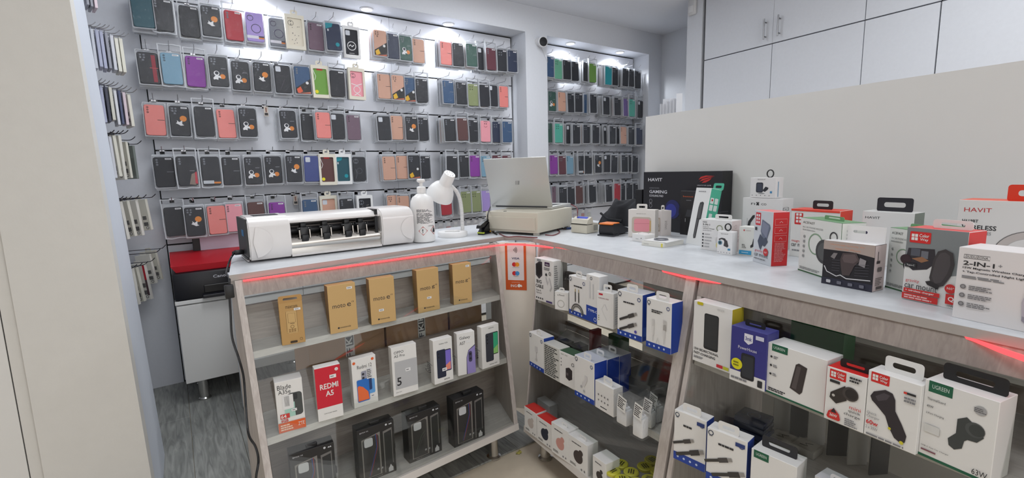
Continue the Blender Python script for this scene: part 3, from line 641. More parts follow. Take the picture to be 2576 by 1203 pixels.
# tiny tags on otherwise empty hooks, and small accessories on the lowest row
for px, ri, lab in ((668, 2, 'small price tag on an empty hook between third row cases'), (742, 4, 'small dark tag on an empty hook above the film cutter')):
    g = GROOVE[1 + ri]; x = xat(px, YW - .06, g)
    t = empty('price_tag', (x, YW - .06, g - .004), label=lab, cat='price tag')
    m = MB(); m.box((-.012, -.001, -.062), (.012, .001, -.004), mat((216, 206, 196), .6)); m.build('card', t)
    m = MB(); m.box((-.009, -.0018, -.056), (.009, -.001, -.042), mat((60, 56, 56), .6)); m.box((-.004, -.0018, -.038), (.004, -.001, -.012), mat((150, 110, 96), .6)); m.build('print', t)
    inst('peg_hook', hook_mesh(.08), None, (x, YW, g - .002), label='thin steel hook holding only a small tag, %s row of left bay' % ROWN[ri], cat='hook')
k = 0
for bay, pxs in (('left', (1108, 1128, 1146, 1178, 1196, 1212, 1228)), ('right', (1428, 1446, 1466, 1482))):
    for px in pxs:
        g = GROOVE[6]; x = xat(px, YW - .07, g - .03); k += 1
        c = [(226, 226, 228), (214, 206, 208), (196, 150, 150), (206, 210, 206)][k % 4]
        t = empty('accessory_bag', (x, YW - .07, g), label='small bagged accessory, %s from left in the lowest row of the %s bay' % (ORD[pxs.index(px)], bay), cat='accessory', group='small bags on the lowest hooks')
        m = MB(); m.prism(rrect(-.026, -.085, .026, -.004, .004, 2), -.006, .006, M_BAG); m.build('clear_bag', t)
        m = MB(); m.rbox((-.018, -.004, -.075), (.018, .004, -.04), .003, mat(c, .5)); m.box((-.014, -.005, -.03), (.014, -.0045, -.012), mat((236, 236, 238), .6)); m.build('content', t)
        inst('peg_hook', hook_mesh(.09), None, (x, YW, g - .004), label='thin steel hook, %s from left in the lowest row of the %s bay' % (ORD[pxs.index(px)], bay), cat='hook', group='steel hooks in the %s bay' % bay)
# ------------------------------------------------------------------ accessories on the hooks of the side wall, seen edge-on
SIDE = [  # (row name, hook height, [ (px, py_top, py_bottom, colour key, yaw degrees, thickness mm) ])
 ('top', [(222, -60, 12, 'grey', 78, 7), (232, -60, 16, 'grey', 78, 7), (243, -60, 20, 'pinkish', 78, 8)]),
 ('second', [(232, 62, 176, 'clear', 80, 10), (244, 66, 172, 'clear', 80, 8), (256, 68, 168, 'lav', 82, 9), (267, 70, 172, 'lav', 82, 9), (279, 74, 172, 'grey', 80, 8), (292, 82, 176, 'pale', 80, 9), (304, 88, 180, 'cream', 78, 10), (315, 90, 182, 'cream', 78, 10)]),
 ('third', [(246, 204, 296, 'pale', 80, 7), (256, 208, 304, 'lav', 80, 8), (267, 210, 308, 'lav', 80, 8), (278, 212, 306, 'dark', 80, 8), (288, 214, 302, 'cream', 80, 9), (301, 220, 314, 'pale', 78, 8), (311, 222, 312, 'navy', 78, 7), (322, 226, 314, 'pinkish', 76, 9), (336, 230, 318, 'cream', 72, 10)]),
 ('fourth', [(270, 338, 432, 'text', 62, 8), (281, 334, 444, 'grey', 70, 9), (293, 336, 448, 'pale', 72, 9), (305, 334, 444, 'cream', 66, 11), (318, 334, 452, 'text', 58, 11), (333, 350, 448, 'cream', 58, 9), (348, 360, 450, 'glass', 52, 10)]),
 ('fifth', [(303, 500, 598, 'navy', 76, 9), (312, 502, 600, 'lav', 74, 9), (325, 500, 602, 'text', 56, 12), (343, 498, 594, 'cream', 56, 12), (362, 496, 592, 'text', 52, 12), (384, 494, 578, 'cream', 48, 12)]),
 ('lowest', [(338, 672, 770, 'dark', 70, 8), (352, 668, 766, 'text', 58, 12), (366, 664, 758, 'cream', 54, 12), (384, 655, 752, 'redbar', 48, 14), (396, 632, 712, 'text', 50, 10), (410, 622, 702, 'cream', 48, 10)]),
]
SC_ = {'grey': (150, 152, 162), 'pinkish': (224, 206, 214), 'clear': (196, 200, 210), 'lav': (172, 176, 198), 'pale': (214, 216, 224), 'cream': (222, 220, 208), 'dark': (66, 68, 84), 'navy': (84, 92, 122), 'text': (226, 224, 216), 'glass': (120, 128, 124), 'redbar': (228, 226, 220)}
SW = 'silvery slim'
for row, its in SIDE:
    for j, (px, pt, pb, ck, yaw, th) in enumerate(its):
        s_ = (px - 225) / 190.0; y = 2.62 + .58 * min(1, max(0, s_))
        a, b = ony(px, pt, y), ony(px, pb, y); h = a.z - b.z; w = .085 if ck != 'glass' else .07
        lab = '%s accessory packet, %s from the pillar in the %s row of side hooks' % ({'grey': 'grey', 'pinkish': 'pale pink', 'clear': 'clear', 'lav': 'lavender grey', 'pale': 'pale', 'cream': 'cream', 'dark': 'dark', 'navy': 'navy', 'text': 'white lettered', 'glass': 'grey glass', 'redbar': 'red-striped white'}[ck], ORD[j], row)
        t = empty('accessory_packet', (b.x, y, b.z), math.radians(-yaw), label=lab, cat='accessory', group='accessory packets on the side hooks')
        yaw = yaw if row in ('top', 'second', 'third') else yaw - 12
        t.rotation_euler = (0, random.Random(px).uniform(-.03, .03) - (.09 if row in ('fifth', 'lowest') else .03), math.radians(-yaw))
        hb = h - .012
        m = MB(); mt = mat(SC_[ck], .4, noise=.03, nscale=20); T = th / 1000 * 1.25
        m.rbox((-w, -T / 2, 0), (0, T / 2, hb), .0012, mt, 1)
        po = m.build('packet', t)
        m = MB(); m.ring(rrect(-w * .68, hb - .002, -w * .32, hb + .016, .006, 3), rrect(-w * .58, hb + .003, -w * .42, hb + .011, .003, 3), -.0008, .0008, mt); m.build('hang_tab', t)
        m = MB()
        if ck in ('text', 'cream', 'redbar'):
            dd = [('lines', .62, .1, .92, .5, 2, (90, 90, 92)), ('d', .8, .08, .09, (60, 60, 62)), ('d', .8, .08, .06, (220, 220, 215))]
            if ck == 'redbar': dd += [('r', .86, .55, .99, .95, (196, 44, 60)), ('r', .86, .12, .99, .55, (90, 70, 76))]
            if ck == 'text': dd += [('T', 'OTHERS', .86, .3, .05, (70, 70, 74), .3, 'l', True)] if False else []
        else: dd = [('lines', .1, .7, .9, .9, 3, (110, 112, 122)), ('r', .05, .1, .95, .62, tuple(int(v * .9) for v in SC_[ck]))]
        flat(m, dd, w, hb, lambda u, v, o: (-w + u, -T / 2 - o, v)); m.build('print', po, fix=False)
        # its hook comes out of the hidden side wall
        m = MB(); tip = V(b.x, y, a.z); xe = tip.x + .012
        m.tube(smooth_path([(-.289, 0, 0), (-.2, 0, 0), (xe - .01, 0, -.002), (xe + .008, 0, .004), (xe + .02, 0, .016)], 4), .0019, M_HOOK if row in ('top', 'second', 'third') else M_HOOKD, 5)
        o = m.build('peg_hook', None, 50, label='side wall hook, %s from the pillar in the %s row' % (ORD[j], row), cat='hook', group='hooks on the side wall'); o.location = (0, y, a.z - .004)
# ------------------------------------------------------------------ boxed goods
def prod3(name, label, cat, P0, P1, h, d, body, front=(), right=(), top=(), left=(), tab=None, lean=0.0, cols=None, group=None, w=None, soft=0.0):
    ex = (P1 - P0); ex.z = 0; W = w or ex.length; rz = math.atan2(ex.y, ex.x)
    t = empty(name, P0, rz, label=label, cat=cat)
    if group: t['group'] = group
    if lean: t.rotation_euler = (-lean, 0, rz)
    cols = cols or {}
    m = MB()
    q = [(0, 0, 0), (W, 0, 0), (W, d, 0), (0, d, 0), (0, 0, h), (W, 0, h), (W, d, h), (0, d, h)]
    for k, f in (('bottom', (0, 3, 2, 1)), ('top', (4, 5, 6, 7)), ('front', (0, 1, 5, 4)), ('right', (1, 2, 6, 5)), ('back', (2, 3, 7, 6)), ('left', (3, 0, 4, 7))):
        c = cols.get(k, body); m.add([q[i] for i in f], [(0, 1, 2, 3)], mat(c, .5) if isinstance(c, tuple) else c)
    me_o = m.build('carton', t, fix=False)
    if not soft:
        bm = bmesh.new(); bm.from_mesh(me_o.data); bmesh.ops.remove_doubles(bm, verts=bm.verts[:], dist=1e-6); bmesh.ops.bevel(bm, geom=bm.edges[:], offset=.0008, segments=1, affect='EDGES'); bm.to_mesh(me_o.data); bm.free()
    for nm, dec, ww, hh, pl in (('print', front, W, h, lambda u, v, o: (u, -o, v)), ('side_print', right, d, h, lambda u, v, o: (W + o, u, v)),
                                ('top_print', top, W, d, lambda u, v, o: (u, v, h + o)), ('left_print', left, d, h, lambda u, v, o: (-o, d - u, v))):
        if dec:
            m = MB(); flat(m, dec, ww, hh, pl)
            if m.v: m.build(nm, me_o, fix=False)
    if tab:
        cx, tw, th, c, yy = tab[:5]; x = cx * W; m = MB()
        m.ring(rrect(x - tw / 2, h - .001, x + tw / 2, h + th, min(.006, th * .4), 3), rrect(x - tw * .3, h + th * .30, x + tw * .3, h + th * .66, th * .15, 3), yy * d, yy * d + .0012, pm(c)); m.build('hang_tab', t)
    return t
def prod(name, label, cat, BL, BR, TL, z, d, body, lean=False, **k):
    P0, P1 = onz(*BL, z), onz(*BR, z)
    ex = (P1 - P0).normalized(); yl = V(-ex.y, ex.x, 0)
    if lean:
        p = onp(*TL, P0, ex) - P0; dy, dz = p.dot(yl), p.z
        return prod3(name, label, cat, P0, P1, math.hypot(dy, dz), d, body, lean=math.atan2(dy, dz), **k)
    h = onp(*TL, P0, yl).z - z
    return prod3(name, label, cat, P0, P1, h, d, body, **k)
WB = (232, 231, 229); KR = (204, 168, 112); INK = (40, 40, 44); GR = (130, 130, 134); BLU = (32, 66, 158); REDC = (206, 38, 44); GRN = (24, 92, 66); DK = (30, 30, 33)
TAGC = (235, 235, 236)
def tag(x, z, w=.2, h=.05): return [('r', x, z, x + w, z + h, TAGC), ('lines', x + w * .15, z + h * .25, x + w * .85, z + h * .75, 1, (110, 110, 116))]
S1, S2, S0 = .6652, .4122, .1552
# ---- left cabinet, upper shelf: kraft boxes
def moto(label, txt, BL, BR, TL, tg):
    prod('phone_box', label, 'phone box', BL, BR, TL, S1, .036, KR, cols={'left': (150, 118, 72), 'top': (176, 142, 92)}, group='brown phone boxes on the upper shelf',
         front=[('t', 'moto', .14, .52, .075, INK, .46), ('t', txt, .66, .52, .075, INK, .14), ('t', '15' if txt == 'e' else '05', .83, .59, .03, INK, .08), ('d', .30, .1, .035, INK), ('t', 'motorola', .36, .085, .035, INK, .38)] + tag(*tg))
prod('phone_box', 'brown hanging phone box printed with a keypad phone outline', 'phone box', (710, 870.5), (769, 860), (699, 765), S1, .034, (190, 150, 92), group='brown phone boxes on the upper shelf',
     front=[('t', 'maxcom', .28, .86, .06, (70, 52, 30), .5), ('rr', .27, .26, .72, .80, .06, (206, 170, 112)), ('l', [(.27, .3), (.27, .78), (.72, .78), (.72, .28), (.27, .28)], .012, (110, 82, 46)), ('l', [(.34, .52), (.34, .74), (.65, .74), (.65, .52), (.34, .52)], .012, (110, 82, 46)), ('r', .42, .49, .6, .5, (70, 52, 30)), ('o', .5, .42, .07, .015, (110, 82, 46))] +
     [('rr', .34 + .11 * i, .30 + .04 * j, .42 + .11 * i, .325 + .04 * j, .01, (150, 114, 66)) for i in range(3) for j in range(2)] + [('rr', .36, .03, .66, .08, .03, (60, 44, 26)), ('o', .83, .1, .06, .012, (110, 82, 46))] + tag(.62, .8, .28, .055),
     tab=(.5, .068, .022, (184, 142, 84), .0))
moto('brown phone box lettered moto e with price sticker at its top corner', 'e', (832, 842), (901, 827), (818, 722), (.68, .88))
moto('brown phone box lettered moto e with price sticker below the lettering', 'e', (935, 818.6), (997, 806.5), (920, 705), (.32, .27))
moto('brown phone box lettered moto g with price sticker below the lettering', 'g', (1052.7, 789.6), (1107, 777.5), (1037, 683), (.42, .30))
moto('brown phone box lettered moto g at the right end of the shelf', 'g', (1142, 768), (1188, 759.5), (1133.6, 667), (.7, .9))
# ---- left cabinet, middle shelf: phone boxes
G2 = 'phone boxes on the middle shelf'
prod('phone_box', 'white phone box lettered Blade with orange base and cut-out window', 'phone box', (702.4, 1091.4), (770, 1073), (688, 965), S2, .05, WB, group=G2,
     front=[('t', 'Blade', .08, .84, .09, INK, .5), ('t', 'A35e', .1, .75, .08, INK, .45), ('rr', .42, .28, .95, .74, .12, (70, 74, 74)), ('rr', .5, .6, .78, .72, .05, (40, 44, 48)), ('r', .28, .28, .66, .56, (168, 208, 196)), ('r', .22, .44, .62, .72, (230, 230, 230))] + [('r', .3 + .013 * i, .5, .308 + .013 * i, .70, INK) for i in range(0, 14, 2)] +
     [('r', 0, 0, 1, .19, (224, 96, 38)), ('r', .1, .27, .44, .36, (206, 60, 56)), ('T', '64', .12, .28, .07, WB, .2), ('T', '6GB', .12, .2, .06, (206, 60, 56), .26), ('t', 'ZTE', .72, .07, .07, WB, .24), ('lines', .08, .03, .55, .16, 3, (250, 214, 190))] + tag(.52, .38, .2, .05))
prod('phone_box', 'red and white phone box lettered REDMI A5', 'phone box', (801.7, 1063), (864.7, 1045), (783, 930), S2, .03, WB, group=G2,
     front=[('r', 0, .24, 1, .985, (206, 22, 48)), ('T', 'REDMI', .16, .58, .1, WB, .72), ('T', 'A5', .36, .44, .1, WB, .32), ('d', .85, .91, .07, WB), ('t', 'mi', .815, .897, .02, (206, 22, 48)), ('t', 'Love in your camera', .25, .11, .03, INK, .5)] + tag(.56, .76, .26, .065))
prod('phone_box', 'white phone box lettered Redmi 12 with blue and orange phone', 'phone box', (892, 1029), (952, 1010), (876, 909), S2, .03, WB, group=G2,
     front=[('t', 'Redmi 12', .22, .78, .075, INK, .6), ('d', .1, .92, .06, (226, 100, 44)), ('d', .86, .93, .06, (226, 100, 44)), ('rr', .46, .22, .9, .52, .05, (96, 160, 222)), ('rr', .44, .3, .78, .62, .05, (34, 60, 110)), ('rr', .36, .52, .6, .72, .05, (150, 152, 168)), ('d', .44, .66, .05, (40, 40, 50)), ('d', .44, .58, .05, (40, 40, 50)), ('rr', .16, .1, .66, .56, .05, (40, 110, 196)), ('p', [(.18, .12), (.64, .12), (.60, .28), (.40, .40), (.24, .44), (.18, .42)], (232, 110, 60)), ('r', .58, .54, .82, .76, (220, 220, 222)), ('lines', .6, .56, .8, .74, 5, (80, 80, 84))] + tag(.7, .14, .18, .06))
prod('phone_box', 'white and grey phone box lettered OPPO A5 Pro with a large 5', 'phone box', (991, 999), (1052.7, 981), (975, 879), S2, .03, WB, group=G2,
     front=[('t', 'OPPO', .1, .86, .055, INK, .38), ('t', 'A5 Pro', .1, .785, .055, INK, .42), ('r', .1, .13, 1, .70, (186, 187, 190)), ('T', '5', .16, .2, .17, INK, .18), ('t', 'Love now', .1, .06, .025, GR, .22)] + tag(.52, .46, .2, .065))
def gal(label, BL, BR, TL, dec): prod('phone_box', label, 'phone box', BL, BR, TL, S2, .03, WB, group=G2, front=dec, left=[('t', 'Galaxy', .6, .2, .35, INK, .25, 'l', True)])
gal('white phone box with dark blue and violet phone, sticker on it', (1094, 969), (1141, 954), (1076, 862), [('t', 'Galaxy A26', .3, .87, .04, INK, .46), ('rr', .44, .24, .92, .74, .05, (30, 30, 44)), ('rr', .5, .26, .9, .72, .04, (128, 112, 206)), ('p', [(.52, .27), (.88, .27), (.88, .45), (.52, .35)], (232, 140, 120)), ('rr', .16, .12, .62, .76, .06, (34, 40, 62)), ('d', .26, .68, .04, (14, 16, 26)), ('d', .26, .6, .04, (14, 16, 26)), ('t', 'SAMSUNG', .5, .05, .03, INK, .3)] + tag(.42, .26, .24, .07))
gal('white phone box lettered Galaxy A07 with lavender phone', (1153, 947), (1197, 936), (1140, 843), [('t', 'Galaxy', .14, .83, .09, INK, .6), ('t', 'A07', .14, .72, .08, INK, .3), ('p', [(.5, 0), (.52, .40), (.64, .56), (1, .66), (1, 0)], (150, 138, 200)), ('p', [(.48, 0), (.5, .40), (.62, .57), (1, .68), (1, .66), (.64, .56), (.52, .40), (.52, 0)], (60, 58, 84)), ('rr', .62, .28, .82, .54, .1, (70, 64, 100)), ('d', .72, .47, .06, (26, 26, 36)), ('d', .72, .36, .06, (26, 26, 36))] + [('r', .5, .76, .74, .79, TAGC)])
gal('white phone box with black and green-screened phone at the shelf end', (1214, 930), (1257, 915.5), (1198, 828), [('t', 'SAMSUNG', .4, .92, .03, INK, .3), ('rr', .46, .28, .94, .82, .05, (30, 34, 40)), ('p', [(.62, .30), (.92, .30), (.92, .80), (.62, .80)], (60, 176, 130)), ('p', [(.62, .30), (.92, .30), (.92, .5), (.62, .40)], (150, 206, 120)), ('rr', .22, .14, .66, .82, .06, (58, 60, 70)), ('d', .32, .75, .04, (20, 20, 26)), ('d', .32, .67, .04, (20, 20, 26)), ('d', .32, .59, .04, (20, 20, 26)), ('t', 'Galaxy A06', .4, .05, .03, INK, .45)])
# ---- left cabinet, bottom: black phone case boxes
def bmw(label, BL, BR, TL, tab, stripe):
    P0, P1 = onz(*BL, S0), onz(*BR, S0); ex = (P1 - P0).normalized(); h = onp(*TL, P0, V(-ex.y, ex.x, 0)).z - S0
    fr = [('p', [(.10, .06), (.10, .80), (.60, .86), (.60, .06)], (126, 122, 118)), ('p', [(.13, .07), (.13, .76), (.17, .79), (.52, .83), (.56, .79), (.56, .07)], (44, 43, 44)), ('rr', .17, .64, .40, .80, .05, (196, 198, 202)), ('t', 'BMW M', .07, .925, .025, (190, 190, 194), .22),
          ('p', [(.68, .05), (.68, .84), (.93, .87), (.93, .05)], (110, 108, 106)), ('p', [(.71, .06), (.71, .80), (.91, .83), (.91, .06)], (30, 32, 34)), ('d', .78, .95, .028, (200, 202, 208)), ('p', [(.85, .935), (.87, .96), (.895, .945), (.92, .962), (.94, .935)], (200, 202, 208)),
          ('d', .50, .17, .03, (150, 150, 152)), ('p', [(.57, .15), (.60, .185), (.63, .185), (.63, .15)], (150, 150, 152)), ('rr', .71, .02, .96, .19, .02, (18, 18, 20)), ('p', [(.78, .04), (.78, .11), (.82, .14), (.83, .17), (.86, .17), (.87, .14), (.91, .11), (.91, .04)], (190, 190, 192)), ('t', 'Official Licensed', .2, .025, .02, (150, 150, 152), .4)]
    if stripe: fr += [('l', [(.48, .84), (.49, .60), (.26, .10)], .012, (46, 84, 160)), ('l', [(.51, .84), (.52, .60), (.29, .10)], .012, (150, 60, 74))]
    else: fr += [('l', [(.18, .14), (.38, .5), (.50, .58)], .008, (88, 110, 88)), ('l', [(.22, .12), (.42, .46), (.52, .52)], .008, (84, 84, 84))]
    t = prod3('phone_case_box', label, 'phone case', P0, P1, h, .05, (26, 25, 27), front=fr, group='black boxed phone cases on the bottom shelf', cols={'left': (20, 20, 21)})
    W = (P1 - P0).length; m = MB(); m.rbox((W * .38, .01, h - .001), (W * .64, .03, h + .012), .003, mat((24, 24, 26), .5)); m.rbox((W - .001, .012, h * .40), (W + .006, .028, h * .5), .002, mat((24, 24, 26), .5)); m.build('hanger', t)
bmw('black boxed phone case nearest the power cord, cut off by the frame', (741, 1292), (851, 1252), (729.5, 1145.7), 0, True)
bmw('black boxed phone case, second from the power cord, red and blue stripes', (907, 1220), (998, 1184), (892, 1087.5), 0, True)
bmw('black boxed phone case with a plain greenish dark pattern, third in line', (1031, 1167.5), (1112, 1133.6), (1016, 1051), 0, False)
bmw('black boxed phone case nearest the corner leg, blue and red stripes', (1145, 1128.7), (1220, 1097), (1129, 1012), 0, True)
# ---- things stored behind the left cabinet, seen through its open back
def kbox(label, x0, y0, w, d, z0, h, tape, col=(168, 132, 96)):
    t = empty('cardboard_box', (x0, y0, z0), AL, label=label, cat='cardboard box', group='cardboard boxes behind the left cabinet')
    m = MB(); m.rbox((0, 0, 0), (w, d, h), .002, mat(col, .7, noise=.06, nscale=12), 1); m.build('carton', t)
    m = MB(); m.box((w * .02, -.0006, h * .48), (w * .98, -.0001, h * .5), mat((128, 98, 70), .7)); m.build('flap_seam', t)
    if tape:
        m = MB(); flat(m, [('r', tape - .06, 0, tape + .06, 1, (224, 224, 222)), ('r', tape - .048, .775, tape + .048, 1, (44, 44, 48)), ('T', 'KIKOFF', tape + .034, .783, .034, (236, 236, 236), .21, 'l', True), ('T', 'KIKOFF', tape + .034, .56, .034, (90, 90, 94), .205, 'l', True)], w, h, lambda u, v, o: (u, -o - .0008, v)); m.build('tape', t, fix=False)
def kpx(px): return ony(px, 850, 1.79).x
kx = [kpx(766), kpx(968), kpx(1134), kpx(1222)]
for i_, (lab_, tp_, hh_, cc_) in enumerate((('brown cardboard box with lettered tape behind the Redmi phone boxes', 875, .70, (176, 138, 104)), ('brown cardboard box with lettered tape behind the galaxy phone boxes', 1062, .68, (170, 132, 98)), ('plain brown cardboard box behind the right end of the cabinet', 0, .66, (160, 126, 96)))):
    kbox(lab_, kx[i_] + .004, 1.745 + .068 * (kx[i_] - .13), kx[i_ + 1] - kx[i_] - .008, .20, .008, hh_, (kpx(tp_) - kx[i_]) / (kx[i_ + 1] - kx[i_]) if tp_ else 0, cc_)
t = empty('back_unit', (.20, 2.5, 0), AL, label='white low unit behind the counter, seen through the left cabinet back', cat='unit')
MWU = mat((236, 240, 242), .4)
m = MB(); m.rbox((.29, .0, .49), (1.62, .016, .72), .002, MWU, 1); m.build('upper_board', t)
m = MB(); m.box((.0, -.0012, .628), (1.6, -.0002, .634), mat((120, 124, 128), .5)); m.build('slot', t)
m = MB(); m.rbox((0, .0, .32), (.288, .016, .72), .002, MWU, 1); m.build('side_board', t)
m = MB(); m.rbox((0, .016, .70), (1.62, .25, .718), .002, MWU, 1); m.build('top', t)
for x in (.004, 1.586):
    m = MB(); m.rbox((x, .017, .009), (x + .03, .24, .699), .002, MWU, 1); m.build('side_panel', t)

# ---- middle cabinet
S1R, S2R, S0R = S1, S2, S0
GM1, GM2, GM0 = 'cable boxes on the upper shelf', 'charger boxes on the middle shelf', 'earbud boxes on the bottom shelf'
ring = lambda x, z, r, c=(40, 60, 110): [('o', x, z, r, r * .35, c)]
def lito(c=BLU, band=.12): return [('r', 0, 0, 1, band, c)] + [('d', .14 + .2 * i, band / 2, .035, (200, 214, 240)) for i in range(4)] + ring(.1, .92, .06, (50, 60, 84)) + [('lines', .06, .855, .18, .88, 1, GR)] + ring(.87, .88, .055, (40, 60, 120))
Wt = (238, 238, 240)
prod('cable_box', 'tall white cable box with black hexagon picture, beside the corner', 'cable box', (1346.6, 753), (1392.7, 768), (1353.6, 650), S1R, .05, WB, group=GM1,
     front=[('p', [(.06, .60), (.06, .86), (.30, .95), (.42, .93), (.42, .62), (.24, .52)], (58, 56, 62)), ('p', [(.1, .64), (.1, .84), (.26, .9), (.38, .86), (.38, .66), (.24, .58)], (28, 28, 32)), ('rr', .14, .93, .36, .99, .03, (150, 152, 156)), ('T', 'BIG', .1, .42, .08, INK, .28), ('T', 'CABLE', .05, .31, .08, INK, .42), ('t', 'Data &', .08, .23, .04, INK, .26), ('t', 'Speed', .08, .17, .04, INK, .28), ('r', .56, .86, .82, .95, (60, 28, 72)), ('t', 'data', .6, .88, .04, Wt, .18), ('lines', .52, .76, .92, .83, 2, GR), ('l', [(.62, .6), (.7, .44), (.8, .6), (.9, .40), (.82, .3)], .05, (196, 194, 196)), ('d', .64, .66, .05, INK), ('r', .62, .02, .94, .06, (76, 62, 120))] + [('d', .1 + .11 * i, .07, .03, INK) for i in range(4)] + [('o', .84, .70, .05, .02, INK)],
     right=[('lines', .1, .2, .5, .9, 14, (150, 150, 150))])
prod('cable_box', 'little white box with a coiled cable picture, shortest on its shelf', 'cable box', (1396, 778), (1430, 783), (1398, 733), S1R, .03, WB, group=GM1, front=[('o', .45, .34, .24, .06, (190, 188, 184)), ('t', 'e-Pencil', .2, .78, .08, INK, .5)], tab=(.5, .022, .016, WB, .1))
prod('cable_box', 'white and blue box with a dark braided cable looped in its picture', 'cable box', (1432, 788), (1475, 805), (1432, 692), S1R, .035, WB, group=GM1, cols={'right': BLU},
     front=lito() + [('lines', .3, .74, .8, .79, 1, INK), ('r', .36, .36, .41, .62, (60, 58, 56)), ('r', .56, .36, .61, .62, (60, 58, 56)), ('r', .365, .62, .405, .70, (190, 170, 120)), ('r', .565, .62, .605, .70, (190, 170, 120)), ('o', .5, .08, .34, .05, (84, 82, 80), 0, 180), ('o', .5, .08, .26, .05, (110, 108, 104), 0, 180)], tab=(.55, .032, .022, WB, .1))
prod('cable_box', 'white cable box with blue lower half lettered TYPE-C', 'cable box', (1475, 805), (1507, 818), (1479, 690), S1R, .04, WB, group=GM1, cols={'right': (210, 212, 216)},
     front=[('r', 0, 0, 1, .34, BLU), ('T', 'TYPE-C', .14, .22, .05, (226, 232, 244), .7), ('o', .7, .08, .09, .03, (210, 220, 240)), ('l', [(.3, .5), (.3, .86)], .08, (210, 210, 212)), ('l', [(.55, .5), (.55, .82)], .08, (206, 206, 208))] + ring(.4, .93, .07, (50, 60, 84)))
prod('cable_box', 'white cable box with a red corner badge and dotted pattern', 'cable box', (1501.5, 818), (1543, 829.5), (1508, 733), S1R, .045, WB, group=GM1,
     front=[('r', .12, .90, .36, .95, (200, 40, 60)), ('t', 'CHARGING CABLE', .1, .80, .035, (150, 70, 90), .62), ('l', [(.45, .66), (.3, .5), (.46, .34), (.62, .2)], .03, (214, 214, 214)), ('l', [(.5, .66), (.64, .5)], .04, (206, 206, 208))] + [('d', .12, .18 + .06 * i, .03, (150, 150, 80)) for i in range(3)],
     right=[('lines', .2, .1, .8, .9, 12, (196, 196, 198))], tab=(.5, .034, .024, WB, .3))
def plug(x, z, a, s, c1=(70, 66, 64)):
    ca, sa = math.cos(a), math.sin(a); R_ = lambda u, v: (x + (u * ca - v * sa) * s, z + (u * sa + v * ca) * s * .72)
    return [('p', [R_(-1.4, -.1), R_(-.3, -.1), R_(-.3, .1), R_(-1.4, .1)], (60, 58, 56)), ('p', [R_(-.3, -.16), R_(.4, -.16), R_(.4, .16), R_(-.3, .16)], c1), ('p', [R_(.4, -.12), R_(.72, -.12), R_(.72, .12), R_(.4, .12)], (150, 146, 142))]
prod('cable_box', 'white box with blue side and two dark USB plugs, beside the last upright', 'cable box', (1553, 840.5), (1614.7, 861.5), (1562, 730), S1R, .06, WB, group=GM1, cols={'right': BLU, 'top': (196, 198, 204)},
     front=lito() + [('lines', .25, .74, .75, .79, 1, INK)] + plug(.56, .50, .42, .36) + plug(.56, .28, .42, .36) + [('d', .76, .18, .05, (84, 76, 170))], right=[('r', .1, .1, .35, .3, (60, 96, 186))], tab=(.55, .042, .024, WB, .1))
prod('cable_box', 'white box with two pale cables, last on its shelf before the upright', 'cable box', (1625, 870.5), (1687, 893), (1633, 750), S1R, .05, WB, group=GM1, cols={'right': BLU},
     front=lito() + [('lines', .22, .73, .7, .80, 2, INK), ('r', .26, .46, .34, .60, (206, 204, 202)), ('r', .27, .28, .33, .46, (220, 218, 216)), ('r', .7, .56, .82, .64, (196, 194, 192)), ('r', .70, .44, .82, .54, (170, 166, 162)), ('r', .72, .28, .78, .44, (220, 218, 216)), ('l', [(.3, .28), (.3, .16)], .02, (196, 194, 192)), ('l', [(.44, .14), (.5, .26), (.56, .14)], .025, (206, 204, 202)), ('l', [(.75, .28), (.75, .16)], .02, (196, 194, 192))], tab=(.6, .045, .026, WB, .1))
# middle shelf
prod('charger_box', 'slim white box with blue base, against the corner side panel', 'charger box', (1332.6, 918), (1368.7, 940), (1339, 838), S2R, .05, WB, group=GM2, cols={'right': BLU}, front=lito() + [('r', .42, .5, .58, .66, (206, 204, 204)), ('l', [(.5, .5), (.5, .3)], .03, (206, 204, 204)), ('d', .5, .28, .06, (196, 194, 194))], tab=(.6, .026, .02, WB, .1))
prod('charger_box', 'white box covered in fine black lines of text', 'charger box', (1369, 941), (1408, 963), (1372, 863), S2R, .05, (206, 206, 200), group=GM2, front=[('lines', .05, .04, .95, .96, 16, (70, 72, 70))])
prod('charger_box', 'white charger box with a black square plug and green top', 'charger box', (1408, 963), (1448, 983), (1411, 883), S2R, .05, WB, group=GM2, cols={'top': (52, 84, 60)}, front=[('t', 'QC 3.0', .1, .9, .04, (60, 100, 70), .4), ('p', [(.40, .26), (.40, .54), (.62, .60), (.80, .54), (.80, .28), (.60, .2)], (52, 46, 48)), ('r', .44, .34, .56, .42, (100, 92, 94)), ('o', .84, .72, .07, .02, INK)] + [('d', .12, .78 - .1 * i, .03, (120, 120, 120)) for i in range(3)])
for i, lab in enumerate(('front white charger box with a bright blue side, plug picture', 'blue-sided charger box directly behind the front one', 'rearmost of the three blue-sided charger boxes')):
    P0, P1 = onz(1446, 993, S2R), onz(1495, 1021, S2R); ex = (P1 - P0).normalized(); yl = V(-ex.y, ex.x, 0); h = onp(1454, 896, P0, yl).z - S2R
    o_ = yl * (i * .062) - ex * (.004 * i)
    prod3('charger_box', lab, 'charger box', P0 + o_, P1 + o_, h - .004 * i, .058, WB, group=GM2, cols={'right': (30, 62, 160), 'top': (190, 194, 206)}, front=lito() + [('l', [(.45, .34), (.6, .5), (.6, .6)], .12, (214, 212, 212)), ('d', .36, .3, .05, (180, 180, 182)), ('d', .5, .22, .05, (190, 190, 192))] if i == 0 else [], right=[('r', .1, .3, .4, .5, (60, 92, 184))], tab=(.6, .036, .022, (226, 228, 232), .1))
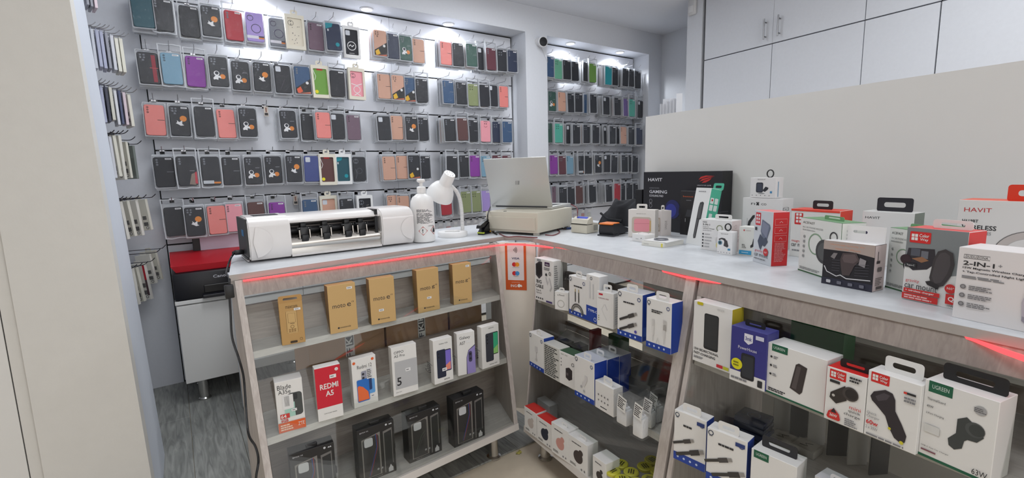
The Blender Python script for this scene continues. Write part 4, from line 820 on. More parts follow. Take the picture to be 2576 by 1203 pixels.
prod('charger_box', 'low white charger box in front of the bagged plugs', 'charger box', (1497, 1023), (1543, 1051), (1500, 957), S2R, .04, WB, group=GM2, front=[('lines', .3, .1, .75, .16, 1, INK)] + [('d', .2 + .17 * (i % 4), .34 + .2 * (i // 4), .035, (120, 118, 118)) for i in range(8)], tab=(.6, .04, .026, WB, .2))
def bagged(label, px, py, w, h, d, rot):
    P = onz(px, py, S2R); t = empty('bagged_charger', P, AR + rot, label=label, cat='charger', group='bagged white chargers')
    m = MB(); m.rbox((-w / 2, -d / 2, .001), (w / 2, d / 2, h), .005, mat((232, 234, 236), .35)); m.build('plug_body', t, 40)
    m = MB()
    for s in (-1, 1): m.cyl((s * .009, 0, h), (s * .009, 0, h + .018), .0024, mat((200, 200, 202), .4), 8)
    m.rbox((-w * .36, -d * .36, h - .001), (w * .36, d * .36, h + .006), .003, mat((232, 234, 236), .35)); m.build('prongs', t)
    m = MB(); m.prism([(-w * .62, .0005), (w * .62, .0005), (w * .7, h), (w * .55, h + .05), (w * .3, h + .058), (-w * .2, h + .05), (-w * .6, h + .056), (-w * .7, h)], -d * .68, d * .68, M_BAG); m.build('clear_bag', t)
    m = MB(); flat(m, [('r', 0, 0, 1, 1, (226, 226, 224)), ('lines', .08, .1, .92, .9, 6, (60, 60, 62))], w * .8, .045, lambda u, v, o: (u - w * .3 + v * .15, -d * .7 - o, h + .005 + v - u * .25)); m.build('label', t, fix=False)
bagged('bagged white plug with paper label, just right of the low box', 1571, 1066, .042, .052, .03, .05)
bagged('bagged white travel charger with lettered side, nearest the shelf edge', 1611, 1097, .036, .062, .03, .1)
bagged('bagged white plug partly behind the travel charger', 1632, 1072, .034, .05, .028, .2)
bagged('bagged white plug against the right upright', 1650, 1058, .036, .05, .03, 0)
def pbox(name, label, cat, px, py, z, w, d, h, rot, col, **k):
    P = onz(px, py, z); return prod3(name, label, cat, P, P + V(math.cos(AR + rot), math.sin(AR + rot), 0), h, d, col, w=w, **k)
pbox('storage_box', 'flat dark grey box lying behind the blue-sided charger boxes', 'box', 1556, 970, S2R, .15, .13, .055, .0, (84, 84, 82))
pbox('storage_box', 'green flat packet at the back of the middle cabinet', 'box', 1530, 897, S2R, .07, .05, .10, .0, (30, 92, 60))
pbox('storage_box', 'row of dark charger cartons behind the white text box, front one', 'box', 1405, 915, S2R, .05, .04, .10, .0, (46, 48, 48), front=[('t', 'A01', .2, .6, .2, (120, 122, 120), .5)])
pbox('storage_box', 'dark charger carton behind the box with the black plug', 'box', 1440, 925, S2R, .05, .04, .10, .0, (40, 42, 42))
pbox('storage_box', 'thin red-edged carton in the back of the middle cabinet', 'box', 1482, 900, S2R, .02, .05, .12, .0, (150, 42, 58))
# bottom of the middle cabinet
def buds(label, BL, BR, TL, c, cols, d=.05, **k): prod('earbud_box', label, 'earbud box', BL, BR, TL, S0R, d, WB, group=GM0, cols=cols, front=[('d', .52, .44, .24, c), ('d', .66, .62, .11, c), ('lines', .1, .08, .45, .16, 2, (120, 118, 116)), ('d', .7, .1, .04, GR), ('d', .85, .1, .04, GR), ('lines', .2, .82, .75, .86, 1, INK)], **k)
RT = {'top': (206, 50, 44)}
buds('red-topped white earbud box with pale buds, in the cabinet corner', (1320, 1081), (1350, 1103.5), (1326, 1026), (196, 186, 180), RT)
buds('red-topped white earbud box with dark navy earbuds', (1351, 1105), (1389, 1133.6), (1355, 1049), (40, 44, 60), RT)
buds('white hanging earbud box with pink earbuds', (1387.7, 1136), (1430, 1166), (1391, 1063.4), (206, 150, 140), {}, tab=(.6, .03, .014, WB, .3))
buds('white hanging earbud box with dark brown earbuds', (1430, 1166), (1478, 1201), (1433, 1093.5), (64, 54, 52), {}, tab=(.6, .034, .014, WB, .3))
buds('small white earbud box beside the yellow lidded pots, cut by the frame', (1491, 1216), (1524, 1243), (1496, 1148), (60, 54, 52), {}, d=.06)
pbox('storage_box', 'plain grey-white carton behind the red-topped earbud boxes', 'box', 1352, 1046, S0R, .09, .04, .08, .0, (188, 188, 190))
M_YEL = mat((206, 202, 62), .4, noise=.05, nscale=20)
for i, (px, py) in enumerate(((1542, 1183), (1562, 1165), (1588, 1186), (1566, 1204), (1622, 1172), (1640, 1156), (1655, 1184), (1634, 1204), (1602, 1212))):
    P = onz(px, py, S0R + .075); P.z = S0R
    t = empty('lidded_pot', P, .3 * i, label='small clear pot with yellow lettered lid, %s one right of the earbud box' % ORD[i], cat='pot', group='yellow lidded pots on the bottom shelf')
    m = MB(); m.lathe([(.019, .0005), (.021, .03), (.021, .066)], M_BAGB, 16); m.build('pot', t, 40)
    m = MB(); m.lathe([(.0235, .064), (.0245, .066), (.0245, .073), (.022, .0755)], M_YEL, 18); m.build('lid', t, 40)
    m = MB(); flat(m, [('lines', .2, .25, .8, .75, 3, (60, 58, 20))], .044, .044, lambda u, v, o: (u - .022, v - .022, .0757 + o)); m.build('print', t, fix=False)

# ---- right cabinet
GR1, GR2 = 'boxes on the upper shelf of the right cabinet', 'boxes on the middle shelf of the right cabinet'
prod('power_bank_box', 'white box with dark power bank lettered 15W bidirectional fast-charging', 'power bank box', (1741.6, 905), (1835.7, 940.5), (1748, 756), S1R, .05, WB, group=GR1, cols={'right': (200, 180, 50)},
     front=[('rr', .30, .26, .68, .84, .05, (38, 40, 42)), ('rr', .32, .3, .66, .82, .04, (52, 54, 56)), ('T', '15W BIDIRECTIONAL', .04, .195, .04, INK, .66), ('T', 'FAST-CHARGING', .04, .13, .04, INK, .58), ('lines', .04, .06, .34, .1, 2, GR), ('r', .66, .03, .82, .08, (206, 50, 60)), ('r', .83, .03, .97, .08, (206, 206, 60)), ('rr', .1, .95, .26, 1.0, .02, (206, 190, 30)), ('t', 'VEGER', .62, .93, .035, (200, 200, 200), .2)])
prod('power_bank_box', 'blue and white box lettered PowerHouse with yellow round sticker', 'power bank box', (1835, 953), (1923.5, 986.5), (1842, 818), S1R, .05, (52, 52, 130), group=GR1, cols={'right': (58, 60, 132), 'top': (70, 72, 140)},
     front=[('r', 0, 0, 1, .2, WB), ('p', [(.38, .78), (.38, .92), (.62, .92), (.62, .78), (.5, .73)], (226, 226, 236)), ('T', '3mk', .41, .80, .07, (52, 52, 130), .18), ('t', 'PowerHouse', .22, .62, .055, (226, 226, 236), .52), ('rr', .32, .1, .70, .56, .06, (30, 32, 38)), ('rr', .36, .14, .66, .52, .05, (44, 48, 56)), ('d', .2, .33, .16, (220, 214, 30)), ('lines', .1, .28, .3, .38, 2, (120, 116, 20)), ('rr', .80, .04, .93, .16, .02, INK), ('r', .7, .86, .92, .93, (206, 208, 226)), ('lines', .05, .04, .6, .1, 1, GR)], tab=(.5, .05, .016, (24, 24, 26), .5))
def ugreen(label, BL, BR, TL, dec, tab=None, z=S1R, g=GR1, d=.05, gx=.26): prod('charger_box', label, 'charger box', BL, BR, TL, z, d, WB, group=g, front=[('r', 0, 0, 1, .035, GRN), ('r', .08 if gx < .3 else .06, .86, gx + .1, 1.0, GRN), ('t', 'UGREEN', .11, .91, .05, (214, 226, 220), gx - .06)] + dec, tab=tab)
ugreen('wide white box with dark vertical power bank and green corner', (1925.6, 984.4), (2072, 1045), (1934, 861), [('p', [(.43, .26), (.51, .74), (.56, .78), (.70, .74), (.64, .26), (.60, .2)], (58, 50, 50)), ('p', [(.46, .28), (.53, .72), (.60, .72), (.54, .27)], (84, 76, 76)), ('lines', .05, .06, .4, .13, 2, INK)] + [x for i in range(3) for x in (('d', .08, .74 - .17 * i, .02, INK), ('lines', .12, .71 - .17 * i, .2, .77 - .17 * i, 2, GR))], d=.06)
pbox('storage_box', 'bright green translucent box top behind the wide power bank box', 'box', 1985, 900, S1R + .0, .13, .06, .125, 0, (36, 120, 66), cols={'top': (60, 146, 84)})
def cway(x, z, w, h): return [('rr', x, z, x + w, z + h, .02, (214, 42, 40))] + [('r', x + w * (.08 + .17 * i), z + h * (.22 + .31 * j), x + w * (.22 + .17 * i), z + h * (.48 + .31 * j), WB) for i in range(2) for j in range(2)] + [('T', 'Color', x + w * .46, z + h * .53, h * .3, WB, w * .46), ('T', 'Way', x + w * .5, z + h * .16, h * .3, WB, w * .4)]
prod('charger_box', 'narrow red-topped white box lettered mini quick charge', 'charger box', (2072, 1051), (2170, 1091), (2087, 922), S1R, .05, WB, group=GR1, cols={'top': (214, 42, 40), 'left': (214, 42, 40)},
     front=cway(.08, .80, .42, .17) + [('r', .1, .73, .36, .78, INK), ('p', [(.12, .44), (.14, .54), (.5, .74), (.56, .48), (.3, .36)], (52, 46, 44)), ('d', .64, .62, .20, (66, 60, 58)), ('d', .66, .62, .15, (40, 36, 36)), ('d', .22, .50, .04, (200, 196, 190)), ('t', 'mini', .64, .36, .06, (206, 60, 56), .28), ('t', 'quick', .62, .285, .06, INK, .3), ('t', 'charge', .52, .21, .06, INK, .4), ('p', [(.08, .08), (.12, .18), (.26, .26), (.4, .18), (.44, .08), (.4, .05), (.12, .05)], (206, 50, 46)), ('p', [(.18, .18), (.26, .27), (.34, .18)], INK), ('T', '36W', .16, .1, .055, WB, .2), ('lines', .55, .03, .9, .17, 4, GR), ('lines', .6, .84, .95, .95, 2, INK)], tab=(.58, .055, .018, (26, 26, 28), .4))
prod('charger_box', 'white box lettered Quick Charger 60W with a curved black car charger', 'charger box', (2172, 1091), (2302, 1146), (2196.5, 933), S1R, .045, WB, group=GR1,
     front=cway(.06, .84, .36, .15) + [('p', [(.08, .62), (.14, .70), (.36, .78), (.50, .76), (.56, .68), (.58, .52), (.72, .36), (.82, .22), (.80, .12), (.72, .09), (.60, .13), (.48, .26), (.40, .40), (.20, .52), (.12, .56)], (46, 40, 46)), ('p', [(.18, .64), (.34, .73), (.46, .72), (.40, .64), (.24, .58)], (74, 68, 74)), ('d', .50, .24, .03, (206, 196, 40)), ('d', .74, .10, .04, (214, 204, 60)), ('r', .70, .82, .92, .85, INK), ('r', .70, .82, .76, .85, (214, 60, 50)), ('t', 'Quick', .04, .34, .045, GR, .2), ('t', 'Charger', .04, .285, .045, GR, .26), ('T', '60w', .04, .19, .07, (206, 40, 44), .24), ('t', '2 x 30W', .04, .12, .045, GR, .24), ('lines', .06, .02, .9, .06, 1, GR), ('lines', .72, .7, .96, .79, 2, GR)], tab=(.55, .06, .03, WB, .5))
ugreen('large white box lettered 63W with two-part grey car charger', (2309, 1142), (2490, 1222), (2344, 958), [('p', [(.50, .64), (.62, .70), (.84, .58), (.86, .52), (.78, .44), (.66, .43), (.62, .40), (.60, .30), (.50, .25), (.42, .28), (.40, .36), (.50, .46)], (62, 66, 66)), ('d', .74, .58, .13, (78, 82, 82)), ('d', .76, .58, .10, (58, 62, 62)), ('d', .78, .83, .08, (170, 170, 172)), ('lines', .7, .8, .86, .86, 3, (110, 110, 112)), ('t', '45W', .06, .66, .03, INK, .1), ('t', 'ThermalGuard', .06, .755, .03, INK, .26), ('t', '2-Port Charging', .06, .57, .03, INK, .26), ('r', .06, .34, .28, .44, (216, 216, 214)), ('t', 'USB-C Fast Car Charger', .04, .14, .022, INK, .4), ('r', .04, .09, .26, .11, (130, 80, 90)), ('t', '63W', .76, .055, .07, INK, .2)], tab=(.55, .085, .03, (24, 24, 26), .5), d=.06, gx=.30)
prod('cable_box', 'white and blue box with two black plugs at the right cabinet upright', 'cable box', (1694, 1152), (1773, 1190), (1710, 1034.6), S2R, .04, WB, group=GR2, cols={'right': BLU}, front=lito(BLU, .16) + [('lines', .3, .72, .7, .78, 1, INK), ('r', .72, .86, .95, .93, (40, 60, 120))] + plug(.42, .46, .42, .34) + plug(.66, .3, .42, .44, (58, 56, 56)), tab=(.5, .05, .024, WB, .2))
prod('cable_box', 'white and blue box with gold-tipped plug, second from the upright', 'cable box', (1775, 1205), (1874, 1252), (1790.5, 1078.5), S2R, .04, WB, group=GR2, cols={'right': BLU}, front=lito(BLU, .16) + [('lines', .3, .74, .7, .8, 1, INK), ('r', .72, .86, .95, .93, (40, 60, 120))] + plug(.42, .50, .42, .36, (74, 70, 70)) + plug(.70, .32, .42, .42, (58, 56, 56)), tab=(.5, .05, .024, WB, .2))
ugreen('white box with green corner and dark handle, at the bottom picture edge', (1884, 1260), (1996, 1318), (1897, 1130), [('d', .75, .45, .16, (196, 194, 194))], tab=(.5, .075, .028, (40, 40, 44), .5), z=S2R, g=GR2, d=.055, gx=.3)
pbox('charger_box', 'pale carton showing only its top edge at the bottom of the picture', 'charger box', 2040, 1330, S2R, .08, .05, .125, 0, (196, 196, 200), tab=(.5, .03, .016, (210, 210, 214), .2))
for i, (px, py, zz, lab) in enumerate(((1840, 1083, S2R, 'lower dark blue hinged plastic case at the back of the right cabinet'), (1842, 1081, S2R + .034, 'upper dark blue hinged plastic case, stacked on the other'))):
    P = onz(1842, 1098, S2R); P.z = zz; t = empty('plastic_case', P, AR + .1 + .08 * i, label=lab, cat='case', group='dark blue plastic cases')
    m = MB(); m.rbox((0, 0, .0003), (.085, .075, .017), .004, mat((26, 36, 70), .25)); m.build('base', t, 40)
    m = MB(); m.rbox((.001, .001, .0175), (.084, .074, .0335), .004, mat((30, 42, 80), .22)); m.build('lid', t, 40)
    m = MB(); flat(m, [('o', .5, .5, .2, .012, (110, 124, 160))], .085, .075, lambda u, v, o: (u, v, .0337 + o)); m.build('print', t, fix=False)
for i, (px, py, lab) in enumerate(((1927, 1110, 'flat pale earphone pack beside the dark blue cases'), (1985, 1132, 'flat pale earphone pack with dark squiggle, right of the other'))):
    P = onz(px, py, S2R); t = empty('earphone_pack', P, AR + .05, label=lab, cat='earphones', group='flat earphone packs')
    m = MB(); m.rbox((0, 0, .0005), (.062, .055, .022), .003, mat((176, 172, 164), .4)); m.build('case', t, 40)
    m = MB(); flat(m, [('r', .08, .08, .92, .92, (196, 192, 184)), ('l', [(.3, .3), (.6, .35), (.45, .55), (.7, .7)], .05, (60, 58, 56))], .062, .055, lambda u, v, o: (u, v, .0222 + o)); m.build('print', t, fix=False)
for i, px in enumerate((1955, 1975, 1998, 2022, 2045, 2070)):
    P = V(pr.x, pr.y, 0) + V(math.cos(AR2), math.sin(AR2), 0) * (.10 + .05 * i) + V(-math.sin(AR2), math.cos(AR2), 0) * .215
    t = empty('hanging_card', (P.x, P.y, S2R + .0), AR + .9 + .1 * (i % 3), label='thin packet standing at the back of right cabinet, %s from its left' % ORD[i], cat='packet', group='thin packets at the back of the right cabinet')
    m = MB(); m.rbox((0, 0, .0005), (.05, .004, .13), .001, mat([(196, 194, 190), (52, 52, 54)][i % 2], .5)); m.build('card', t)
# ------------------------------------------------------------------ payment sign on the corner panel
cpn = V(.75, .66, 0).normalized(); cpa = V(1.128, 1.722, 0) - cpn * .0025
s0, s1, s2 = onp(1273, 729, cpa, cpn), onp(1325, 731, cpa, cpn), onp(1270, 613, cpa, cpn)
s1.z = s0.z; ORG = (214, 92, 36)
t = prod3('payment_sign', 'orange and white contactless payment sign on the corner panel', 'sign', s0, s1, s2.z - s0.z, .0018, ORG, soft=1,
  front=[('rr', .11, .215, .89, .985, .02, (232, 226, 228))] + [('o', .36, .865, r, .022, INK, -42, 42) for r in (.06, .11, .16, .21)] + [('T', 'VISA', .31, .665, .042, (28, 34, 92), .38),
    ('d', .43, .555, .105, (206, 32, 40)), ('d', .57, .555, .105, (240, 158, 42)), ('p', [(.5, .576), (.47, .565), (.46, .555), (.47, .545), (.5, .534), (.53, .545), (.54, .555), (.53, .565)], (226, 96, 40)), ('t', 'mastercard', .34, .485, .012, INK, .32),
    ('d', .43, .365, .105, (206, 32, 40)), ('d', .57, .365, .105, (66, 152, 216)), ('p', [(.5, .386), (.47, .375), (.46, .365), (.47, .355), (.5, .344), (.53, .355), (.54, .365), (.53, .375)], (98, 92, 170)), ('t', 'maestro', .38, .295, .012, INK, .24),
    ('t', 'powered by', .3, .16, .02, (246, 226, 214), .38), ('T', 'ING', .24, .065, .058, (246, 240, 236), .29), ('p', [(.58, .07), (.56, .1), (.6, .13), (.66, .14), (.70, .12), (.76, .12), (.8, .09), (.76, .07), (.7, .08), (.66, .06)], (246, 240, 236))])
# ------------------------------------------------------------------ film cutting machine
P0, P1 = onz(632, 664, CT), onz(1045, 614, CT); ex = (P1 - P0).normalized(); W = (P1 - P0).length; rz = math.atan2(ex.y, ex.x); yl = V(-ex.y, ex.x, 0)
h = onp(617, 550, P0, yl).z - CT; d = .20; f1 = (onz(738, 651, CT) - P0).dot(ex); f2 = (onz(966, 624, CT) - P0).dot(ex)
t = empty('film_cutter', P0, rz, label='white film cutting machine with chrome roller and four black clips', cat='cutting machine')
M_MW = mat((232, 228, 226), .28, coat=.3, name='white_gloss_plastic'); M_BK = mat((24, 25, 28), .4); M_BKG = mat((18, 19, 22), .25); M_MET = mat((214, 210, 204), .18, 1.0, name='polished_roller')
prof = [(.014, .008), (.004, .03), (0, .05), (.002, h * .78), (.012, h * .90), (.036, h * .985), (.06, h), (d - .03, h), (d - .005, h * .94), (d, h * .8), (d, .012), (d - .01, .008)]
for nm, a, b in (('left_end', .0, f1), ('right_end', f2, W)):
    m = MB(); m.prism(prof, a, b, M_MW, 'x'); o = m.build(nm, t, 35)
    bm = bmesh.new(); bm.from_mesh(o.data); bmesh.ops.bevel(bm, geom=[e for e in bm.edges if abs(e.verts[0].co.x - e.verts[1].co.x) < 1e-6 and len(e.link_faces) == 2], offset=.004, segments=2, affect='EDGES'); bm.to_mesh(o.data); bm.free()
    o.data.polygons.foreach_set('use_smooth', [True] * len(o.data.polygons)); o.data.set_sharp_from_angle(angle=.6)
for nm, cx, r_, a0, a1 in (('thumb_recess', .012, .062, -80, 80), ('thumb_recess', W - .004, .055, 100, 260)):
    m = MB(); vs = []; fs = []; N = 16
    for k in range(4):
        rr = r_ * (1 - k * .3) if k < 3 else .001
        for i in range(N + 1):
            a = math.radians(a0 + (a1 - a0) * i / N); vs.append((min(max(cx + rr * math.cos(a), .005), W - .005), -.0006 - .0022 * k ** .5, h * .45 + rr * .85 * math.sin(a)))
    for k in range(3):
        for i in range(N): fs.append((k * (N + 1) + i, k * (N + 1) + i + 1, (k + 1) * (N + 1) + i + 1, (k + 1) * (N + 1) + i))
    m.add(vs, fs, M_MW); m.build(nm, t, 60, fix=False)
m = MB(); m.box((-.007, .004, .022), (-.0005, d - .01, h - .004), M_BK); sp = m.build('side_plate', t)
m = MB(); m.box((-.0078, .05, h * .58), (-.0069, .09, h * .72), mat((40, 120, 176), .5)); m.build('sticker', sp)
for k in range(3):
    m = MB(); m.box((-.005, .03, .004 + .008 * k), (.0, d - .02, .008 + .008 * k), [M_MW, M_BK, M_MW][k]); m.build('foot_strip', t)
m = MB(); c_ = [(.030, h * .80), (.018, h * .82), (.018, h * .86), (.028, h * .93), (.046, h * .965), (.07, h * .985), (d - .03, h * .985), (d - .012, h * .95), (d - .012, h * .9), (.07, h * .93), (.052, h * .92), (.040, h * .88), (.034, h * .85), (.036, h * .82)]
m.prism(c_, f1, f2, M_MW, 'x'); m.build('top_cover', t, 40)
m = MB(); m.box((f1, .10, .012), (f2, .108, h * .92), mat((206, 196, 190), .5)); m.build('back_plate', t)
m = MB(); m.box((f1, .012, .006), (f2, d - .01, .014), M_MW); m.build('base_strip', t)
m = MB(); m.lathe([(.030, f1), (.030, f2)], M_MET, 28, (0, .046, .048), (1, 0, 0)); m.M = Matrix.Identity(4); m.box((f1, .02, .014), (f2, .024, .04), M_MET); m.build('chrome_roller', t, 40)
m = MB(); m.lathe([(.011, f1), (.011, f2)], mat((60, 60, 64), .4), 14, (0, .075, h * .60), (1, 0, 0)); m.build('guide_rod', t, 40)
for z_ in (.50, .72):
    m = MB(); m.cyl((f1, .09, h * z_), (f2, .09, h * z_), .0035, M_STEEL, 8); m.build('guide_rod', t, 40)
for k, px in enumerate((762, 816, 871, 906)):
    q = onp(px, 585, P0 + yl * .045, yl) - P0; x = q.dot(ex)
    c = empty('pinch_clip', (x, .030, h * .44)); c.parent = t
    m = MB(); m.rbox((-.015, -.010, -.008), (.015, .028, .040), .004, M_BKG); m.rbox((-.010, .0, .034), (.010, .03, .054), .003, M_BK); m.rbox((-.012, -.02, -.012), (.012, .01, .012), .004, M_BK); m.build('clip_body', c, 40)
    m = MB()
    for s in (-1, 1):
        m.cyl((s * .0175, -.014, .0), (s * .0175, -.012, .030), .0030, M_MET, 8)
    m.build('spring', c, 50)
    m = MB()
    for s in (-1, 1): m.lathe([(.002, 0), (.005, .002), (.005, .006), (.002, .008)], M_BK, 10, (s * .018, -.006, .036), (s, 0, 0)); m.cyl((s * .014, -.006, .036), (s * .02, -.006, .036), .0018, M_STEEL, 6)
    m.build('knob', c, 50)
q = onp(944, 560, P0 + yl * .03, yl) - P0; x = q.dot(ex)
m = MB(); m.box((x - .006, .018, h * .40), (x + .006, .022, h * .985), M_BK); m.box((x - .006, .018, h * .975), (x + .006, .09, h * .995), M_BK); m.build('black_strap', t)
m = MB(); m.box((.03, .07, h), (.11, .13, h + .0015), mat((40, 42, 46), .2)); m.build('control_screen', t)
# power cord of the cutter hanging down the front
pl = P0 + ex * (-.03) + yl * .10 + V(0, 0, .03)
m = MB()
cp = [pl + V(.026, 0, 0), pl, pl + V(-.022, -.05, -.012), V(.112, 1.70, .897), ony(577, 700, 1.64), ony(577, 735, 1.625), ony(580, 790, 1.61), ony(584, 850, 1.60), ony(600, 900, 1.58), ony(612, 945, 1.56), ony(617, 1000, 1.53), ony(621, 1060, 1.49), ony(627, 1098, 1.46), ony(643, 1125, 1.44), ony(650, 1160, 1.42), ony(644, 1203, 1.40), ony(640, 1280, 1.42)]
e_ = cp[-1]; cp += [V(e_.x - .01, e_.y + .03, .02), V(e_.x - .05, e_.y + .2, .0125), V(e_.x - .12, e_.y + .6, .0125)]
t2 = empty('power_lead', (0, 0, 0), label='black power cord hanging from the film cutter down past the cabinet', cat='cord')
m = MB(); m.tube(smooth_path(cp, 6), .0032, M_BK, 6); m.build('cable', t2, 60)
m = MB(); m.lathe([(.006, 0), (.009, .004), (.009, .026), (.004, .036)], M_BK, 12, pl + ex * .024, -ex); m.build('plug', t2, 40)
q = ony(577, 735, 1.625); m = MB(); m.rbox((q.x - .012, q.y - .009, q.z - .018), (q.x + .012, q.y + .009, q.z + .022), .003, M_BK); m.build('connector', t2, 40)
# ------------------------------------------------------------------ pump bottle
P = onz(1078, 611, CT) + V(.0, .045, 0); k_ = P.y / ray(1078, 560).y; rb = 29 / F_PX * k_; hb = ony(1065, 450, P.y).z - CT
t = empty('pump_bottle', P, math.radians(-28), label='white pump dispenser bottle with hazard diamonds on its label', cat='bottle')
M_BOT = mat((240, 239, 238), .35)
m = MB(); m.lathe([(rb * .8, 0), (rb * .95, .004), (rb, .014), (rb, hb * .56), (rb * .97, hb * .64), (rb * .82, hb * .71), (rb * .5, hb * .755), (rb * .34, hb * .775), (rb * .34, hb * .79)], M_BOT, 36); m.build('body', t, 40)
m = MB(); m.lathe([(rb * .38, hb * .78), (rb * .38, hb * .865), (rb * .3, hb * .88), (rb * .15, hb * .885), (rb * .15, hb * .945)], M_BOT, 24); m.build('collar', t, 40)
m = MB(); m.lathe([(rb * .2, hb * .94), (rb * .34, hb * .955), (rb * .36, hb * .98), (rb * .28, hb)], M_BOT, 20); m.rbox((-.007, -.0, hb * .955), (.007, .045, hb * .985), .003, M_BOT); m.build('pump_head', t, 40)
def bwrap(u, v, o):
    a = math.radians(-90) + (u - .055) / rb; return ((rb + o + .0002) * math.cos(a), (rb + o + .0002) * math.sin(a), hb * .06 + v)
dia = lambda x, z, r: [('p', [(x - r, z), (x, z - r * .75), (x + r, z), (x, z + r * .75)], (190, 50, 44)), ('p', [(x - r * .84, z), (x, z - r * .63), (x + r * .84, z), (x, z + r * .63)], (240, 239, 238))]
m = MB(); flat(m, [('lines', .3, .76, .98, .84, 4, (90, 90, 94)), ('lines', .3, .44, .98, .74, 15, (90, 90, 94)), ('lines', -.2, .1, .0, .8, 14, (110, 140, 200)), ('t', 'UWAGA', .72, .355, .03, INK, .25)] + dia(.52, .24, .17) + [('T', '!', .49, .175, .12, INK)] + dia(.98, .24, .17) + [('p', [(.9, .2), (.94, .28), (.98, .34), (1.03, .27), (1.05, .2), (.98, .17)], INK)], .11, hb * .56, bwrap); m.build('label', t, fix=False)
# ------------------------------------------------------------------ desk lamp
P = onz(1147, 596, CT) + V(0, .03, 0); Y = P.y
t = empty('desk_lamp', P, 0, label='white gooseneck desk lamp with vented bell shade', cat='lamp')
L_ = lambda px, py, dy=0: ony(px, py, Y + dy) - P
rb2 = 37 / F_PX * (Y / ray(1147, 590).y)
m = MB(); m.lathe([(rb2 * .97, 0), (rb2, .004), (rb2, .018), (rb2 * .96, .023), (rb2 * .5, .025)], M_BOT, 36); m.build('base', t, 40)
neck = [L_(1164, 590), L_(1163, 560), L_(1161, 528), L_(1157, 502), L_(1149, 483), L_(1140, 473), L_(1133, 468)]; neck[0].z = .02
m = MB(); m.tube(smooth_path(neck, 5), .0085, mat((232, 231, 230), .4, bump=.6, nscale=260, stretch=(.02, .02, 1)), 12)
m.build('gooseneck', t, 60)
c0, c1 = L_(1132, 437, -.045), L_(1105, 494, .03); ax = (c1 - c0); Ln = ax.length
m = MB(); m.lathe([(.0245, 0), (.0265, .003), (.029, Ln * .42), (.030, Ln * .46), (.044, Ln * .56), (.055, Ln * .72), (.061, Ln * .9), (.062, Ln), (.060, Ln), (.053, Ln * .72), (.04, Ln * .57)], M_BOT, 32, c0, ax, caps=False); m.lathe([(.001, 0), (.0245, 0), (.0245, .002), (.001, .002)], M_BOT, 32, c0, ax)
sh = m.build('shade', t, 40)
m = MB(); qn = V(0, 0, 1).rotation_difference(ax).to_matrix()
for i in range(8):
    a = i * math.pi / 4; m.lathe([(.0028, 0), (.0028, .0006)], M_BKG, 8, c0 + qn @ V(.0155 * math.cos(a), .0155 * math.sin(a), -.0006), ax)
m.build('vent_hole', sh)
m = MB(); m.lathe([(.007, 0), (.012, .01), (.012, .02)], M_BOT, 14, L_(1141, 474), c0 + (c1 - c0) * .45 - L_(1141, 474)); m.build('joint', t, 40)
m = MB(); q = V(-.01, -rb2 * .5, .0275); m.tube(smooth_path([q + V(-.03, .03, 0), q, q + V(.02, -.005, .001), q + V(.028, -.026, -.012)], 5), .003, M_BOT, 8); m.build('cord', t, 50)
# ------------------------------------------------------------------ black tape gun by the drawer
P = onz(1222, 588, CT); t = empty('tape_tool', P, .5, label='small black hand stapler lying beside the cash drawer', cat='stapler')
m = MB(); m.prism([(-.05, 0), (.05, 0), (.05, .012), (.035, .05), (.022, .058), (-.03, .03), (-.05, .012)], -.014, .014, M_BKG); m.build('body', t)
m = MB(); m.prism([(-.07, .032), (-.03, .036), (.03, .062), (.03, .07), (-.02, .06), (-.065, .046)], -.010, .010, M_BK); m.build('handle', t)
for x, c in ((-.045, (190, 206, 60)), (.02, (206, 150, 40))):
    m = MB(); m.rbox((x - .006, -.017, .006), (x + .006, .017, .013), .002, mat(c, .4)); m.build('clip', t)
# ------------------------------------------------------------------ cash drawer with laptop
FC = onz(1353, 588, CT + .012); FL = onz(1231, 577, CT + .012); BR = onz(1422, 566, CT + .012)
ux = (BR - FC).normalized(); a1 = math.atan2(ux.y, ux.x); lv = FL - FC; a2 = math.atan2(lv.y, lv.x) - math.pi / 2; rzd = a1 * .55 + a2 * .45
DW, DD = (BR - FC).length * .97, lv.length * .94
M_BEI = mat((206, 200, 184), .45, noise=.02, nscale=20, name='beige_metal')
t = empty('cash_drawer', (FC.x, FC.y, CT), rzd, label='beige metal cash drawer under the laptop', cat='cash drawer')
zt = onp(1352, 536, FC, V(math.sin(rzd), -math.cos(rzd), 0)).z - CT
m = MB(); m.rbox((0, 0, .012), (DW, DD, zt), .003, M_BEI); m.build('body', t, 40)
m = MB(); m.rbox((-.004, .012, .022), (.0, DD - .012, zt - .022), .002, M_BEI); m.build('drawer_front', t)
for x, y in ((.018, .018), (DW - .018, .018), (.018, DD - .018), (DW - .018, DD - .018)):
    m = MB(); m.rbox((x - .011, y - .011, 0), (x + .011, y + .011, .0125), .002, mat((190, 186, 176), .5)); m.build('foot', t)
m = MB(); m.lathe([(.001, 0), (.008, 0), (.008, .0015), (.001, .0015)], M_BK, 12, (.03, DD * .68, zt)); m.build('cable_hole', t)
zl = CT + zt + .0005
B0, B1 = onz(1236, 524, zl), onz(1389, 527, zl); ex = (B1 - B0).normalized(); yl = V(-ex.y, ex.x, 0); rz = math.atan2(ex.y, ex.x); W = (B1 - B0).length
n_ = ex; pt = onp(1214, 407, B0, n_) - B0; lean = math.atan2(pt.dot(yl), pt.z); Lh = math.hypot(pt.dot(yl), pt.z)
t = empty('laptop', B0, rz, label='open silver laptop standing on the cash drawer, lid towards us', cat='laptop')
M_SIL = mat((200, 200, 196), .35, .35, name='silver_shell')
m = MB(); m.rbox((0, .004, .0), (W, .235, .014), .004, M_SIL, 2); bs = m.build('base', t, 40)
